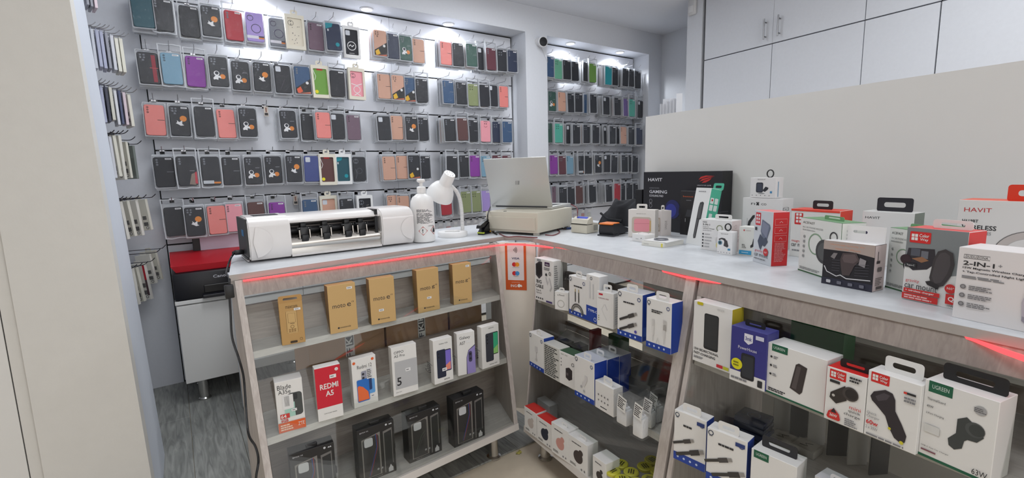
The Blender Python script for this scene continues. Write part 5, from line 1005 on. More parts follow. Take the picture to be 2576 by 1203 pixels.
m = MB(); m.box((.02, .04, .014), (W - .02, .15, .0148), mat((50, 50, 54), .5)); m.build('keyboard', bs)
m = MB(); m.rbox((0, -.004, 0), (W, .003, Lh), .0032, M_SIL, 2); lid = m.build('lid', t, 40); lid.location = (0, .006, .013); lid.rotation_euler = (-lean, 0, 0)
m = MB(); m.box((.008, .0031, .012), (W - .008, .0038, Lh - .008), M_BKG); m.build('screen', lid)
m = MB(); flat(m, [('l', [(.47 + .018 * i, .46), (.485 + .018 * i, .54)], .007, (150, 150, 148) if i < 3 else (80, 80, 80)) for i in range(4)], W, Lh, lambda u, v, o: (u, -.0043 - o, v)); m.build('logo', lid, fix=False)
m = MB(); m.cyl((W * .08, .006, .012), (W * .92, .006, .012), .006, mat((60, 60, 64), .4), 10); m.build('hinge', t, 40)
# cables round the drawer
def cable(label, pts, r, c, nm='cable'):
    t = empty(nm, pts[0], label=label, cat='cable'); m = MB(); m.tube([p - pts[0] for p in smooth_path(pts, 6)], r, mat(c, .45), 6); m.build('wire', t, 60)
z_ = CT + .0032
cable('thin dark red cable lying in front of the cash drawer', [onz(1256, 588, z_), onz(1275, 596, z_), onz(1300, 595, z_), onz(1330, 597, z_), onz(1352, 598, z_)], .0022, (110, 40, 46))
cable('dark red cable looping out from beneath the drawer to a plug', [onz(1372, 591, z_), onz(1392, 592, z_), onz(1408, 584, z_), onz(1402, 576, z_), onz(1412, 573, z_), onz(1420, 577, z_)], .0022, (120, 40, 50))
cable('black cable dropping from the laptop past the left of the drawer', [B0 + V(.005, .01, .006) - yl * .0 - ex * .004, onz(1227, 540, CT + .10), onz(1228, 560, CT + .05), onz(1232, 577, z_ + .01), onz(1250, 590, z_)], .003, (30, 30, 32))
cable('red cable rising behind the label printer to the laptop', [onz(1449, 572, z_), onz(1451, 552, CT + .05), onz(1453, 535, CT + .10), onz(1450, 522, CT + .12), onz(1436, 514, CT + .135)], .002, (120, 40, 50))
P = onz(1424, 578, CT); t = empty('cable_plug', P, -.2, label='small blue and black cable plug left of the label printer', cat='plug')
m = MB(); m.rbox((0, -.006, .0003), (.03, .006, .011), .003, mat((40, 62, 110), .4)); m.build('body', t); m = MB(); m.rbox((-.012, -.005, .001), (.0, .005, .009), .002, M_BK); m.build('tip', t)
# ------------------------------------------------------------------ label printer and card terminal
def from3(A, B, C, z): # base corner set: A left, B near, C right -> frame at A along A->B
    A, B, C = onz(*A, z), onz(*B, z), onz(*C, z); e = (B - A); e2 = (C - B); return A, math.atan2(e.y, e.x), e.length, e2.length
A, rz, w, d = from3((1437, 585), (1476, 589), (1504, 584), CT); d = min(d, .13)
t = empty('label_printer', A, rz, label='small beige fiscal printer with blue display beside the cash drawer', cat='printer')
m = MB(); m.prism([(0, .002), (0, .034), (.004, .042), (.0, .044), (.01, .062), (d * .42, .074), (d * .5, .066), (d * .55, .048), (d, .042), (d, .002)], 0, w, M_BEI, 'x'); m.build('body', t, 30)
m = MB(); m.box((-.0008, -.0008, .0405), (w + .0008, d * .5, .0425), M_BK); m.build('seam', t)
m = MB(); q = [(w * .18, .018, .0646), (w * .86, .018, .0646), (w * .86, d * .36, .0733), (w * .18, d * .36, .0733)]; m.add([V(*p) + V(0, -.0003, .0009) for p in q], [(0, 1, 2, 3)], mat((46, 70, 190), .3)); m.build('display', t, fix=False)
m = MB(); m.box((w, d * .6, .012), (w + .0008, d * .92, .036), mat((150, 148, 138), .5)); m.build('side_label', t)
A, rz, w, d = from3((1506, 593), (1541, 596), (1562, 583), CT); d = min(max(d, .11), .15)
t = empty('card_terminal', A, rz, label='black card terminal with orange top, next to the label printer', cat='card terminal')
m = MB(); m.prism([(.006, .006), (0, .02), (.004, .046), (.012, .054), (d * .5, .050), (d * .62, .036), (d, .02), (d, .006)], 0, w, mat((36, 36, 40), .4), 'x'); m.build('body', t, 30)
m = MB(); m.rbox((w * .03, -.002, .0495), (w * .97, d * .42, .0565), .003, mat((236, 128, 54), .45)); m.build('orange_cover', t, 40)
m = MB(); m.prism([(-.004, 0), (-.004, .006), (d * .3, .008), (d * .3, 0)], -.004, w + .004, mat((60, 62, 66), .4), 'x'); m.build('stand', t)
# ------------------------------------------------------------------ dark jacket heaped behind, black carton
t = empty('jacket', onz(1545, 560, CT) + V(.02, .02, 0), math.radians(-84), label='dark folded jacket heaped on the counter behind the terminals', cat='jacket')
a, b = onz(1492, 566, CT), onz(1604, 575, CT); t.location = a; e = b - a; t.rotation_euler = (0, 0, math.atan2(e.y, e.x)); Lj = e.length
m = MB(); NX, NY = 26, 12; vs = []; fs = []; rnd = random.Random(3)
for i in range(NX + 1):
    for j in range(NY + 1):
        u, v = i / NX, j / NY; hgt = .125 * min(1, (u / .22) ** .8) * (1 - max(0, (u - .9) / .1) * .6) * math.sin(math.pi * min(1, .12 + v * .9)) ** .6
        hgt += .006 * math.sin(u * 17 + v * 9) + .005 * math.sin(u * 31 - v * 13)
        vs.append((Lj * u + .01 * math.sin(v * 7), .02 + .2 * v + .012 * math.sin(u * 12), max(.0015, hgt) if 0 < j < NY and 0 < i < NX else .0015))
for i in range(NX):
    for j in range(NY): k = i * (NY + 1) + j; fs.append((k, k + NY + 1, k + NY + 2, k + 1))
m.add(vs, fs, mat((30, 31, 36), .85, noise=.1, nscale=60)); m.build('cloth', t, 80, fix=False)
m = MB(); m.tube([(Lj * .1, .03, .06), (Lj * .3, .015, .035), (Lj * .62, .018, .03)], .006, mat((26, 27, 32), .85), 8); m.build('sleeve_fold', t, 60)
# ------------------------------------------------------------------ boxes along the right counter
UP = bpt(.585, 1, 0)
a, b = onp(1617, 590, UP, NB), onp(1812, 600, UP, NB); a.z = b.z = CT
hh = onp(1617, 433, a, NB).z - CT
prod3('cooling_pad_box', 'large black box lettered HAVIT GAMING COOLING PAD leaning by the partition', 'box', a, b, hh, .062, (32, 32, 38), cols={'right': (26, 26, 30), 'top': (24, 24, 28)},
  front=[('T', 'HAVIT', .07, .84, .055, (226, 226, 230), .2), ('t', 'GAMENOTE F2076', .09, .715, .018, (150, 150, 156), .14), ('T', 'GAMING', .09, .635, .055, (214, 214, 220), .25), ('T', 'COOLING PAD', .09, .575, .035, (214, 214, 220), .2), ('p', [(.735, .87), (.76, .915), (.82, .935), (.92, .925), (.83, .915), (.78, .895)], (196, 48, 44)), ('p', [(.745, .84), (.78, .885), (.84, .905), (.905, .915), (.84, .885), (.79, .86)], (196, 48, 44)), ('p', [(.77, .82), (.80, .855), (.85, .88), (.885, .895), (.855, .855), (.82, .83)], (196, 48, 44)), ('t', 'CREATE FOR GAME', .72, .775, .018, (214, 214, 220), .16), ('d', .42, .38, .1, (36, 40, 96)), ('d', .40, .36, .07, (52, 60, 150)), ('d', .62, .36, .12, (26, 26, 34)), ('o', .115, .50, .02, .004, (150, 150, 156)), ('o', .115, .42, .02, .004, (150, 150, 156)), ('lines', .09, .455, .15, .47, 1, (130, 130, 136))],
  right=[('t', 'HAVIT', .7, .16, .5, (80, 80, 86), .26, 'l', True)])
q = onz(1720, 600, CT); UP2 = bpt(.555, 1, 0); a2, b2 = onp(1710, 590, UP2, NB), onp(1752, 590, UP2, NB); a2.z = b2.z = CT
prod3('selfie_stick_box', 'slim black hanging box with orange lettering in front of the cooling pad', 'box', a2, b2, onp(1713, 480, a2, NB).z - CT, .028, (36, 34, 36), front=[('t', 'baseus', .15, .86, .035, (206, 96, 48), .6), ('lines', .35, .78, .65, .80, 1, GR), ('r', .35, .08, .62, .5, (24, 24, 26)), ('p', [(.3, .42), (.42, .58), (.7, .58), (.66, .42)], (58, 58, 62)), ('r', .3, .3, .34, .38, (150, 150, 150)), ('r', .62, .3, .66, .38, (150, 150, 150))])
aB = onp(1602, 590, bpt(.60, 1, 0), NB); aB.z = CT; bB = aB - UB * .05; prod3('black_carton', 'plain black carton whose edge shows left of the cooling pad box', 'box', aB + UB * .012, bB + UB * .02, onp(1604, 477, aB, NB).z - CT, .05, (28, 28, 32))
# ear bud boxes
prod('earbud_case_box', 'white hanging box with pink quilted earbud case in its window', 'earbud box', (1580, 596), (1647, 600), (1580, 527), CT, .045, (228, 222, 216),
  front=[('rr', .14, .16, .86, .74, .09, (196, 182, 168)), ('rr', .22, .22, .82, .68, .10, (232, 150, 160)), ('l', [(.22, .5), (.82, .52)], .01, (196, 110, 122)), ('r', .80, .24, .86, .62, (206, 170, 120)), ('lines', .3, .84, .7, .87, 1, (190, 186, 180))], tab=(.5, .045, .024, (232, 228, 222), .1), cols={'right': (206, 200, 194)})
prod('earbud_case_box', 'white hanging box turned sideways, vertical lettering on its face', 'earbud box', (1663, 594), (1688, 592), (1661, 531), CT, .05, (224, 216, 212), front=[('t', 'UNIQUE', .6, .25, .12, (150, 140, 136), .35, 'l', True)], left=[('rr', .15, .16, .85, .72, .1, (186, 170, 156)), ('rr', .25, .22, .8, .66, .1, (206, 196, 184)), ('o', .6, .4, .1, .03, (90, 80, 76))], tab=(.2, .016, .024, (232, 228, 222), .1))
prod('watch_charger_box', 'small square white box with a printed ring on top', 'box', (1590, 606), (1622, 611), (1589, 587), CT, .055, (236, 234, 232), top=[('o', .5, .5, .3, .02, (70, 70, 74))], front=[('d', .72, .5, .03, INK), ('lines', .3, .3, .6, .45, 1, (190, 190, 190))])
P0, P1, P2 = onz(1614, 617, CT), onz(1667, 624, CT), onz(1721, 612, CT)
t = prod3('magnetic_ring_box', 'flat white box with yellow corner, a ring leaflet lying on it', 'box', P0, P1, .017, min((P2 - P1).length, .13), (230, 228, 220), front=[('lines', .1, .3, .4, .6, 1, (196, 194, 186)), ('r', .92, .1, 1, .9, (226, 214, 90))])
ex = (P1 - P0).normalized(); rz = math.atan2(ex.y, ex.x); W = (P1 - P0).length
t = empty('ring_card', P0 + V(0, 0, .0175), rz + .06, label='white card with a grey metal ring lying on the flat box', cat='card')
m = MB(); m.box((.004, .004, .0004), (W + .01, .11, .002), mat((236, 235, 234), .5)); m.build('card', t)
m = MB(); m.ring([(W * .55 + .026 * math.cos(a * math.pi / 12), .05 + .026 * math.sin(a * math.pi / 12)) for a in range(24)], [(W * .55 + .021 * math.cos(a * math.pi / 12), .05 + .021 * math.sin(a * math.pi / 12)) for a in range(24)], -.0065, -.0021, mat((130, 132, 140), .3, .7)); o = m.build('ring', t); o.matrix_local = Matrix(((1, 0, 0, 0), (0, 0, 1, 0), (0, -1, 0, 0), (0, 0, 0, 1)))
# selfie stick box leaning back
prod('selfie_stick_box', 'tall white box with black tripod stick and teal side, leaning back', 'box', (1725, 612), (1762, 619), (1752, 472), CT, .05, (232, 233, 232), lean=True, cols={'right': (74, 176, 146), 'back': (74, 176, 146)},
  front=[('p', [(.40, .16), (.40, .66), (.44, .74), (.60, .76), (.70, .74), (.70, .46), (.60, .44), (.58, .12), (.44, .11)], (58, 58, 60)), ('p', [(.44, .47), (.45, .70), (.60, .72), (.62, .47)], (84, 84, 86)), ('r', .46, .14, .52, .44, (96, 96, 98)), ('lines', .22, .92, .8, .95, 1, (160, 160, 162))],
  right=[('rr', .1 + .4 * i, .74 - .12 * j, .42 + .4 * i, .84 - .12 * j, .05, (216, 224, 222)) for i in range(2) for j in range(2)] + [('rr', .2, .48, .5, .57, .05, (216, 224, 222)), ('d', .26, .8, .08, (190, 60, 60))], tab=(.75, .05, .026, (74, 176, 146), .98))
# 5-in-1 and small magnetic mount
prod('charger_box', 'white box lettered 5-IN-1 with a row of round icons', 'charger box', (1762, 627), (1838, 637), (1766.5, 551), CT, .06, (232, 231, 230), cols={'right': (222, 208, 206)},
  front=[('T', '5-IN-1', .06, .80, .06, INK, .24), ('t', 'Magnetic', .06, .735, .035, INK, .22), ('T', 'Wireless Charger', .06, .68, .035, INK, .4), ('lines', .06, .63, .5, .65, 1, GR), ('rr', .05, .89, .2, .93, .02, (160, 160, 160)), ('o', .62, .74, .09, .02, (130, 140, 100)), ('d', .66, .34, .16, (210, 206, 206)), ('d', .62, .2, .1, (220, 210, 150))] + [x for i in range(5) for x in (('d', .08, .52 - .1 * i, .026, INK), ('lines', .14, .50 - .1 * i, .38, .54 - .1 * i, 1, (170, 170, 172)))],
  right=[('o', .4, .8, .1, .02, (190, 170, 168)), ('lines', .2, .3, .8, .7, 8, (200, 186, 184))], tab=(.62, .06, .018, WB, .35))
t = prod('car_mount_box', 'little white car mount box with a black loop on top, in front', 'car mount box', (1803, 638), (1841, 643), (1804, 581), CT, .03, (236, 235, 235),
  front=[('t', 'TECHSUIT', .22, .87, .045, INK, .5), ('p', [(.1, .66), (.3, .72), (.52, .70), (.62, .6), (.72, .4), (.66, .36), (.54, .46), (.44, .62), (.3, .66), (.12, .6)], (58, 56, 58)), ('d', .2, .50, .14, (96, 140, 160)), ('d', .2, .5, .08, (40, 60, 72)), ('p', [(.44, .38), (.50, .62), (.66, .62), (.76, .38), (.68, .32)], (66, 64, 66)), ('r', .72, .2, .88, .28, (70, 150, 190))] + [('d', .1 + .19 * i, .09, .025, GR) for i in range(5)])
def loop(t, W, d, h, r=.011):
    m = MB(); m.tube([(W * .5 + r * .9 * math.cos(a * math.pi / 8), d * .5, h + r * 1.0 + r * math.sin(a * math.pi / 8)) for a in range(17)], .0022, M_BK, 6); m.build('hang_loop', t, 60)
loop(t, .055, .03, onp(1804, 581, onz(1803, 638, CT), V(0, 1, 0)).z - CT + .002)
# FIXCO box, box on top, holder box
UPF = bpt(.50, 1, 0); a, b = onp(1865, 600, UPF, NB), onp(1964, 610, UPF, NB); a.z = b.z = CT; hf = onp(1866, 497, a, NB).z - CT
prod3('car_holder_box', 'tall white box lettered FIXCO with a black arm holder picture', 'car mount box', a, b, hf, .06, (234, 232, 232), front=[('t', 'FI', .22, .86, .04, INK, .1), ('l', [(.36, .855), (.42, .915)], .03, INK), ('l', [(.36, .915), (.42, .855)], .03, INK), ('t', 'CO', .48, .86, .04, INK, .13), ('l', [(.16, .3), (.2, .5), (.3, .62), (.42, .64)], .07, (50, 48, 50)), ('p', [(.16, .16), (.16, .46), (.24, .42), (.28, .2)], (40, 38, 40)), ('l', [(.12, .1), (.14, .58)], .006, GR)], right=[('t', 'FIXED', .6, .7, .2, GR, .14, 'l', True)])
u_ = (b - a).normalized(); a3 = a + u_ * .022 + V(0, 0, hf + .001) + NB * .006; b3 = a + u_ * ((b - a).length * .78) + V(0, 0, hf + .001) + NB * .006
p_ = onp(1880, 447, a3, NB)
t = prod3('car_mount_box', 'white box with blue-black magnetic phone mount, on top of the tall box', 'car mount box', a3, b3, p_.z - a3.z, .045, (234, 232, 232), front=[('t', 'TECHSUIT', .28, .88, .05, INK, .32), ('rr', .24, .26, .52, .76, .06, (48, 50, 62)), ('rr', .28, .32, .48, .70, .04, (66, 70, 86)), ('p', [(.5, .36), (.62, .56), (.74, .50), (.70, .40), (.60, .30)], (40, 42, 50)), ('d', .46, .22, .14, (150, 152, 156), .02), ('r', .80, .24, .88, .34, (70, 140, 190))] + [('d', .1 + .17 * i, .12, .018, GR) for i in range(5)], right=[('r', .3, .06, .4, .8, (120, 160, 190))])
loop(t, (b3 - a3).length * 1.25, .045, p_.z - a3.z, .013)
prod('car_holder_box', 'narrow white phone holder box with blue base strip, behind the red box', 'car mount box', (1857, 641), (1899, 646), (1862.7, 570), CT, .04, (228, 228, 222), front=[('d', .3, .88, .05, (200, 90, 90)), ('lines', .42, .86, .8, .89, 1, (180, 160, 158)), ('p', [(.72, .28), (.9, .34), (.95, .66), (.86, .60), (.80, .42), (.70, .36)], (46, 44, 46)), ('T', 'MINI', .2, .36, .035, INK, .16), ('T', 'PHONE', .2, .31, .035, INK, .2), ('T', 'HOLDER', .2, .26, .035, INK, .26), ('r', .05, .04, .78, .18, (60, 158, 206)), ('lines', .2, .09, .6, .13, 1, (200, 226, 240))])
# gravity car mount
prod('car_mount_box', 'white box lettered gravity car mount with a solid red side', 'car mount box', (1893, 657), (1938.5, 671), (1906, 529), CT, .05, (206, 210, 216), cols={'right': (206, 40, 44), 'top': (226, 130, 130)},
  front=[('rr', .08, .72, .36, .96, .02, (206, 50, 60))] + [('r', .12 + .12 * i, .755 + .065 * j, .2 + .12 * i, .80 + .065 * j, (226, 222, 224)) for i in range(2) for j in range(3)] + [('p', [(.40, .62), (.46, .84), (.86, .76), (.90, .70), (.74, .48), (.5, .50)], (104, 112, 132)), ('p', [(.44, .62), (.49, .81), (.84, .74), (.72, .51)], (128, 134, 154)), ('p', [(.26, .42), (.38, .56), (.56, .48), (.70, .52), (.80, .44), (.64, .34), (.50, .36), (.44, .26), (.36, .30)], (70, 78, 96)), ('t', 'gravity', .12, .205, .055, (206, 70, 78), .42), ('t', 'car mount', .1, .13, .06, INK, .74), ('d', .72, .24, .13, (196, 44, 48)), ('t', '360°', .64, .22, .035, (236, 220, 220), .16), ('lines', .1, .07, .75, .1, 1, GR), ('rr', .1, .62, .2, .68, .01, INK)],
  right=[('l', [(.14, .76 - .15 * i), (.14, .87 - .15 * i), (.86, .87 - .15 * i), (.86, .76 - .15 * i), (.14, .76 - .15 * i)], .015, (236, 180, 180)) for i in range(3)] + [('l', [(.4, .80 - .15 * i), (.5, .83 - .15 * i), (.6, .80 - .15 * i)], .03, (236, 180, 180)) for i in range(3)] + [('lines', .16, .08, .84, .44, 14, (226, 130, 132))])
# magnetic car mount with orange red lid and black handle
UPM = bpt(.42, 1, 0); a, b = onp(1985, 640, UPM, NB), onp(2105, 660, UPM, NB); a.z = b.z = CT
hm = onp(1978, 524, a, NB).z - CT
prod3('car_mount_box', 'white box with orange-red top flap and black hanger lettered magnetic', 'car mount box', a, b, hm, .07, (226, 224, 220), cols={'top': (230, 66, 46), 'right': (230, 66, 46)}, front=[('rr', .08, .68, .26, .92, .02, (206, 44, 42))] + [('r', .11 + .07 * i, .72 + .07 * j, .16 + .07 * i, .77 + .07 * j, WB) for i in range(2) for j in range(3)] + [('d', .5, .5, .2, (206, 204, 202)), ('t', 'magnetic', .04, .30, .06, (206, 60, 56), .3), ('t', 'car mount', .04, .22, .07, INK, .38), ('lines', .06, .12, .4, .16, 1, GR), ('r', 0, .96, 1, 1, (230, 66, 46))], tab=(.52, .058, .026, (36, 36, 40), .5))
# ACEFAST holders
def ace(label, P0, P1, h, d=.06):
    prod3('car_mount_box', label, 'car mount box', P0, P1, h, d, (226, 227, 222), cols={'top': (104, 148, 104), 'bottom': (60, 100, 66)}, group='white phone holder boxes with green tops',
      front=[('r', 0, 0, 1, .025, (60, 100, 66)), ('t', 'ACEFAST', .07, .90, .04, (70, 72, 70), .3), ('t', 'IN-CAR PHONE HOLDER', .07, .82, .03, (150, 152, 150), .52), ('lines', .07, .77, .45, .80, 1, (170, 172, 170)), ('o', .42, .56, .17, .02, (130, 160, 130)), ('d', .64, .46, .2, (62, 64, 64)), ('d', .64, .46, .15, (84, 86, 86)), ('o', .84, .74, .08, .02, INK), ('lines', .05, .05, .6, .1, 2, (150, 152, 150))] + [('d', .13, .66 - .09 * i, .025, (150, 152, 150)) for i in range(5)],
      right=[('lines', .2, .4, .8, .9, 8, (196, 198, 196))], tab=(.55, .07, .010, (120, 166, 120), .5))
P0, P1 = onz(2007, 679, CT), onz(2108, 712, CT); ex = (P1 - P0).normalized(); h = onp(2018, 547, P0, V(-ex.y, ex.x, 0)).z - CT
ace('white in-car phone holder box with green top, left of the gravity mount', P0, P1, h)
q0 = onz(2226, 722, CT) + V(.0, .0, 0); e3 = (P1 - P0).normalized(); y3 = V(-e3.y, e3.x, 0)
ace('white phone holder box with green top, just behind the gravity mount box', q0, q0 + e3 * .10, onp(2234, 571, q0, y3).z - CT)
q1 = q0 + y3 * .066 - e3 * .012 + V(0, 0, 0); ace('rear white phone holder box with green top, second in its row', q1, q1 + e3 * .10, onp(2190, 557, q1, y3).z - CT)
# black gravity air vent mount
t = prod('car_mount_box', 'black and white box lettered Universal Gravity Air Vent Car Mount', 'car mount box', (2066, 712), (2193, 736), (2072.5, 604), CT, .048, (30, 28, 34), cols={'right': (226, 208, 206), 'top': (238, 236, 236)},
  front=[('p', [(0, .80), (0, 1), (1, 1), (1, .74), (.6, .80), (.3, .80)], (176, 160, 152)), ('t', 'Universal Gravity Air', .14, .90, .05, (214, 150, 118), .68), ('t', 'Vent Car Mount', .24, .82, .045, (214, 150, 118), .5), ('r', 0, 0, 1, .16, (44, 44, 60)), ('l', [(.04, .42), (.1, .30), (.3, .22), (.38, .26), (.5, .2), (.96, .24)], .022, (206, 204, 206)), ('p', [(.16, .64), (.22, .74), (.30, .74), (.24, .60)], (130, 124, 124)), ('p', [(.36, .62), (.40, .76), (.66, .80), (.74, .64), (.64, .50), (.56, .28), (.42, .26), (.38, .46)], (76, 64, 64)), ('p', [(.40, .64), (.43, .73), (.64, .76), (.70, .64), (.62, .56), (.44, .56)], (98, 84, 84)), ('p', [(.74, .70), (.86, .66), (.84, .5), (.72, .54)], (150, 144, 146))] + [('l', [(.2, .34 + .06 * i), (.36, .35 + .06 * i)], .006, (96, 92, 100)) for i in range(5)] + [('l', [(.66, .30 + .06 * i), (.92, .33 + .06 * i)], .006, (96, 92, 100)) for i in range(5)] + [('rr', .11 + .22 * i, .05, .2 + .22 * i, .12, .015, (196, 196, 200) if i == 0 else (110, 110, 122)) for i in range(4)],
  right=[('l', [(.3, .6), (.3, .86)], .05, (70, 60, 62)), ('r', .2, .6, .5, .66, (70, 60, 62)), ('rr', .3, .42, .7, .52, .08, (120, 110, 110)), ('lines', .2, .12, .8, .3, 5, (150, 136, 134)), ('r', .3, .04, .8, .10, (110, 100, 98))])
P0, P1 = onz(2066, 712, CT), onz(2193, 736, CT); W = (P1 - P0).length; ex = (P1 - P0).normalized(); h = onp(2072.5, 604, P0, V(-ex.y, ex.x, 0)).z - CT
m = MB(); m.ring(rrect(W * .02, h - .001, W * .98, h + .036, .002, 3), rrect(W * .36, h + .018, W * .64, h + .025, .003, 3), .045, .0465, mat((238, 236, 236), .5)); m.build('header_flap', t)
# white HAVIT box behind with black hanger
UPH = bpt(.47, 1, 0); a, b = onp(2162, 640, UPH, NB), onp(2290, 660, UPH, NB); a.z = b.z = CT
prod3('car_mount_box', 'white box with black hanger lettered HAVIT, at the back', 'box', a, b, onp(2162, 530, a, NB).z - CT, .06, (230, 230, 228), cols={'right': (130, 140, 130)}, front=[('t', 'HAVIT', .06, .86, .045, INK, .3), ('r', 0, .3, .3, .70, (60, 60, 90))], tab=(.52, .085, .038, (36, 36, 44), .5))
# ColorWay gravity car mount + wireless charger
P0, P1 = onz(2267, 751, CT), onz(2394, 778, CT); ex = (P1 - P0).normalized(); P1 = P0 + ex * ((P1 - P0).length * 1.16); h = onp(2291, 572, P0, V(-ex.y, ex.x, 0)).z - CT
t = prod3('car_mount_box', 'white box lettered gravity car mount wireless charger with red lid', 'car mount box', P0, P1, h, .06, (226, 224, 222), cols={'top': (220, 76, 74), 'right': (206, 48, 46)},
  front=[('p', [(0, .62), (0, 1), (1, 1), (1, .46), (.7, .40), (.6, .5)], (130, 134, 136)), ('p', [(0, .50), (.05, .72), (.5, .74), (.54, .56), (.4, .46), (.16, .42)], (48, 44, 50)), ('r', .1, .62, .26, .72, (84, 86, 96)), ('r', .28, .60, .40, .70, (110, 112, 120)), ('p', [(.12, .58), (.3, .62), (.42, .58), (.3, .54)], (150, 106, 76)), ('d', .02, .56, .1, (52, 34, 40))] + cway(.06, .80, .36, .15) + [('r', .02, .46, .22, .52, INK), ('t', 'Type-C', .05, .475, .025, WB, .14), ('p', [(.46, .36), (.5, .60), (.56, .72), (.68, .76), (.80, .72), (.84, .58), (.80, .42), (.70, .28), (.58, .24), (.5, .28)], (62, 56, 58)), ('p', [(.50, .38), (.54, .60), (.60, .70), (.68, .72), (.76, .68), (.78, .56), (.74, .44), (.66, .32), (.56, .29)], (78, 72, 74)), ('p', [(.40, .30), (.44, .26), (.62, .22), (.64, .28), (.48, .32)], (40, 36, 38)), ('t', 'gravity', .06, .25, .05, (206, 50, 50), .24), ('t', 'car mount', .05, .175, .065, INK, .56), ('r', .04, .115, .66, .17, (206, 46, 44)), ('T', '+ wireless charger', .07, .125, .032, WB, .5), ('r', .02, .02, .64, .105, (206, 46, 44)), ('lines', .06, .03, .6, .09, 2, (236, 190, 188)), ('d', .82, .26, .09, (206, 46, 44)), ('t', '360°', .76, .25, .03, WB, .12), ('r', .76, .06, .96, .19, (206, 46, 44)), ('T', 'Qi', .80, .09, .07, WB, .12), ('t', '15W', .8, .025, .025, INK, .1)], tab=(.6, .066, .018, WB, .5))
# 2-in-1 magnetic wireless charger, nearest the edge of the picture
P0, P1 = onz(2394, 797, CT), onz(2576, 836, CT); ex = (P1 - P0).normalized(); P1 = P0 + ex * ((P1 - P0).length * 1.22); h = onp(2416, 621, P0, V(-ex.y, ex.x, 0)).z - CT
prod3('charger_box', 'large white box lettered 2-IN-1 magnetic wireless charger, nearest the edge', 'charger box', P0, P1, h, .075, (228, 224, 224), cols={'left': (196, 206, 192)},
  front=[('l', [(.07, .855), (.07, .905), (.37, .905), (.37, .855), (.07, .855)], .006, INK), ('t', 'DUDUZONA', .09, .865, .03, INK, .26), ('T', '2-IN-1', .07, .76, .06, INK, .36), ('t', '+', .47, .78, .04, GR), ('T', '15W Magnetic Wireless Charger', .07, .705, .034, INK, .74), ('T', '+ Tap-Controlled Night Light', .07, .65, .034, INK, .72), ('lines', .07, .575, .74, .62, 2, GR), ('p', [(.78, .14), (.76, .38), (.80, .54), (.95, .56), (.95, .1), (.88, .08)], (186, 180, 190)), ('d', .87, .38, .09, (206, 200, 208)), ('d', .87, .38, .05, (176, 170, 180)), ('p', [(.78, .14), (.78, .2), (.95, .16), (.95, .1), (.88, .08)], (150, 144, 156))] + [x for i in range(3) for x in (('d', .1, .46 - .12 * i, .035, (110, 108, 110)), ('d', .1, .46 - .12 * i, .022, (150, 148, 150)), ('lines', .17, .42 - .12 * i, .45, .49 - .12 * i, 3, (120, 118, 120)))])
# headphones box at the back right
UPW = bpt(.40, 1, 0); a, b = onp(2398, 640, UPW, NB), onp(2640, 680, UPW, NB); a.z = b.z = CT
prod3('headphones_box', 'white box lettered WIRELESS HEADPHONES with orange-red hanger flap', 'headphones box', a, b, onp(2399, 502, a, NB).z - CT, .08, (226, 222, 220), cols={'top': (226, 96, 70)},
  front=[('t', 'HAVIT', .07, .86, .05, (196, 44, 50), .30), ('T', 'H619BT', .06, .735, .035, INK, .18), ('T', 'WIRELESS', .06, .65, .055, INK, .38), ('t', 'HEADPHONES', .06, .595, .035, GR, .33), ('o', .80, .36, .33, .09, (196, 186, 182), 20, 175), ('o', .80, .36, .38, .008, (90, 84, 84), 20, 175), ('rr', .42, .1, .56, .46, .05, (186, 176, 172)), ('r', .44, .44, .52, .46, (110, 90, 86))], tab=(.75, .085, .036, (226, 60, 34), .2))
# ------------------------------------------------------------------ back left corner: low white cupboard with the ink printer
YC = 2.93; xL = ony(447, 800, YC).x; zb = ony(480, 962, YC).z; ztp = ony(447, 768, YC).z; Wc = .62
t = empty('low_cupboard', (xL, YC, 0), 0, label='low white cupboard on a chrome leg in the back left corner', cat='cupboard')
m = MB(); m.rbox((0, .002, zb), (Wc, .34, ztp - .0005), .002, M_BOARD, 1); m.build('body', t)
m = MB(); m.rbox((0.001, -.016, zb), (Wc - .002, .0, ztp - .006), .0015, M_BOARD, 1); m.build('door', t)
m = MB(); m.rbox((-.004, -.018, ztp), (Wc + .004, .345, ztp + .02), .002, M_BOARD, 1); m.build('top', t)
for x, y in ((.075, .045), (Wc - .06, .045), (.075, .28), (Wc - .06, .28)):
    m = MB(); m.lathe([(.03, .008), (.03, .014), (.024, .02), (.024, zb)], M_CHROME, 18, (x, y, 0)); m.build('leg', t, 40)
zp = ztp + .0205; xa = ony(437, 740, YC - .02).x; xb = xa + .44
t = empty('ink_printer', (xa, YC - .02, zp), 0, label='black ink printer with a red lid on the low white cupboard', cat='printer')
m = MB(); hp = ony(440, 690, YC - .02).z - zp; hp = max(.11, min(.2, hp))
m.rbox((0, 0, 0), (.44, .31, hp), .012, mat((20, 20, 27), .35), 2); m.build('body', t, 40)
m = MB(); m.rbox((.13, -.004, hp * .18), (.40, .012, hp * .48), .004, mat((13, 13, 17), .3)); m.build('paper_slot', t)
m = MB(); m.rbox((.12, -.03, .004), (.41, .01, .022), .004, mat((24, 24, 32), .35)); m.build('output_tray', t)
m = MB(); flat(m, [('T', 'Canon', .40, .70, .11, (190, 190, 196), .16)], .44, hp, lambda u, v, o: (u, -o - .0003, v)); m.build('logo', t, fix=False)
m = MB(); R1 = mat((196, 28, 42), .4); m.hexa([(.02, .02, hp + .002), (.43, .02, hp + .002), (.43, .30, hp + .002), (.02, .30, hp + .002)], [(.0, .012, hp + .035), (.44, .012, hp + .035), (.46, .31, hp + .075), (-.0, .31, hp + .075)], R1); m.build('red_lid', t)
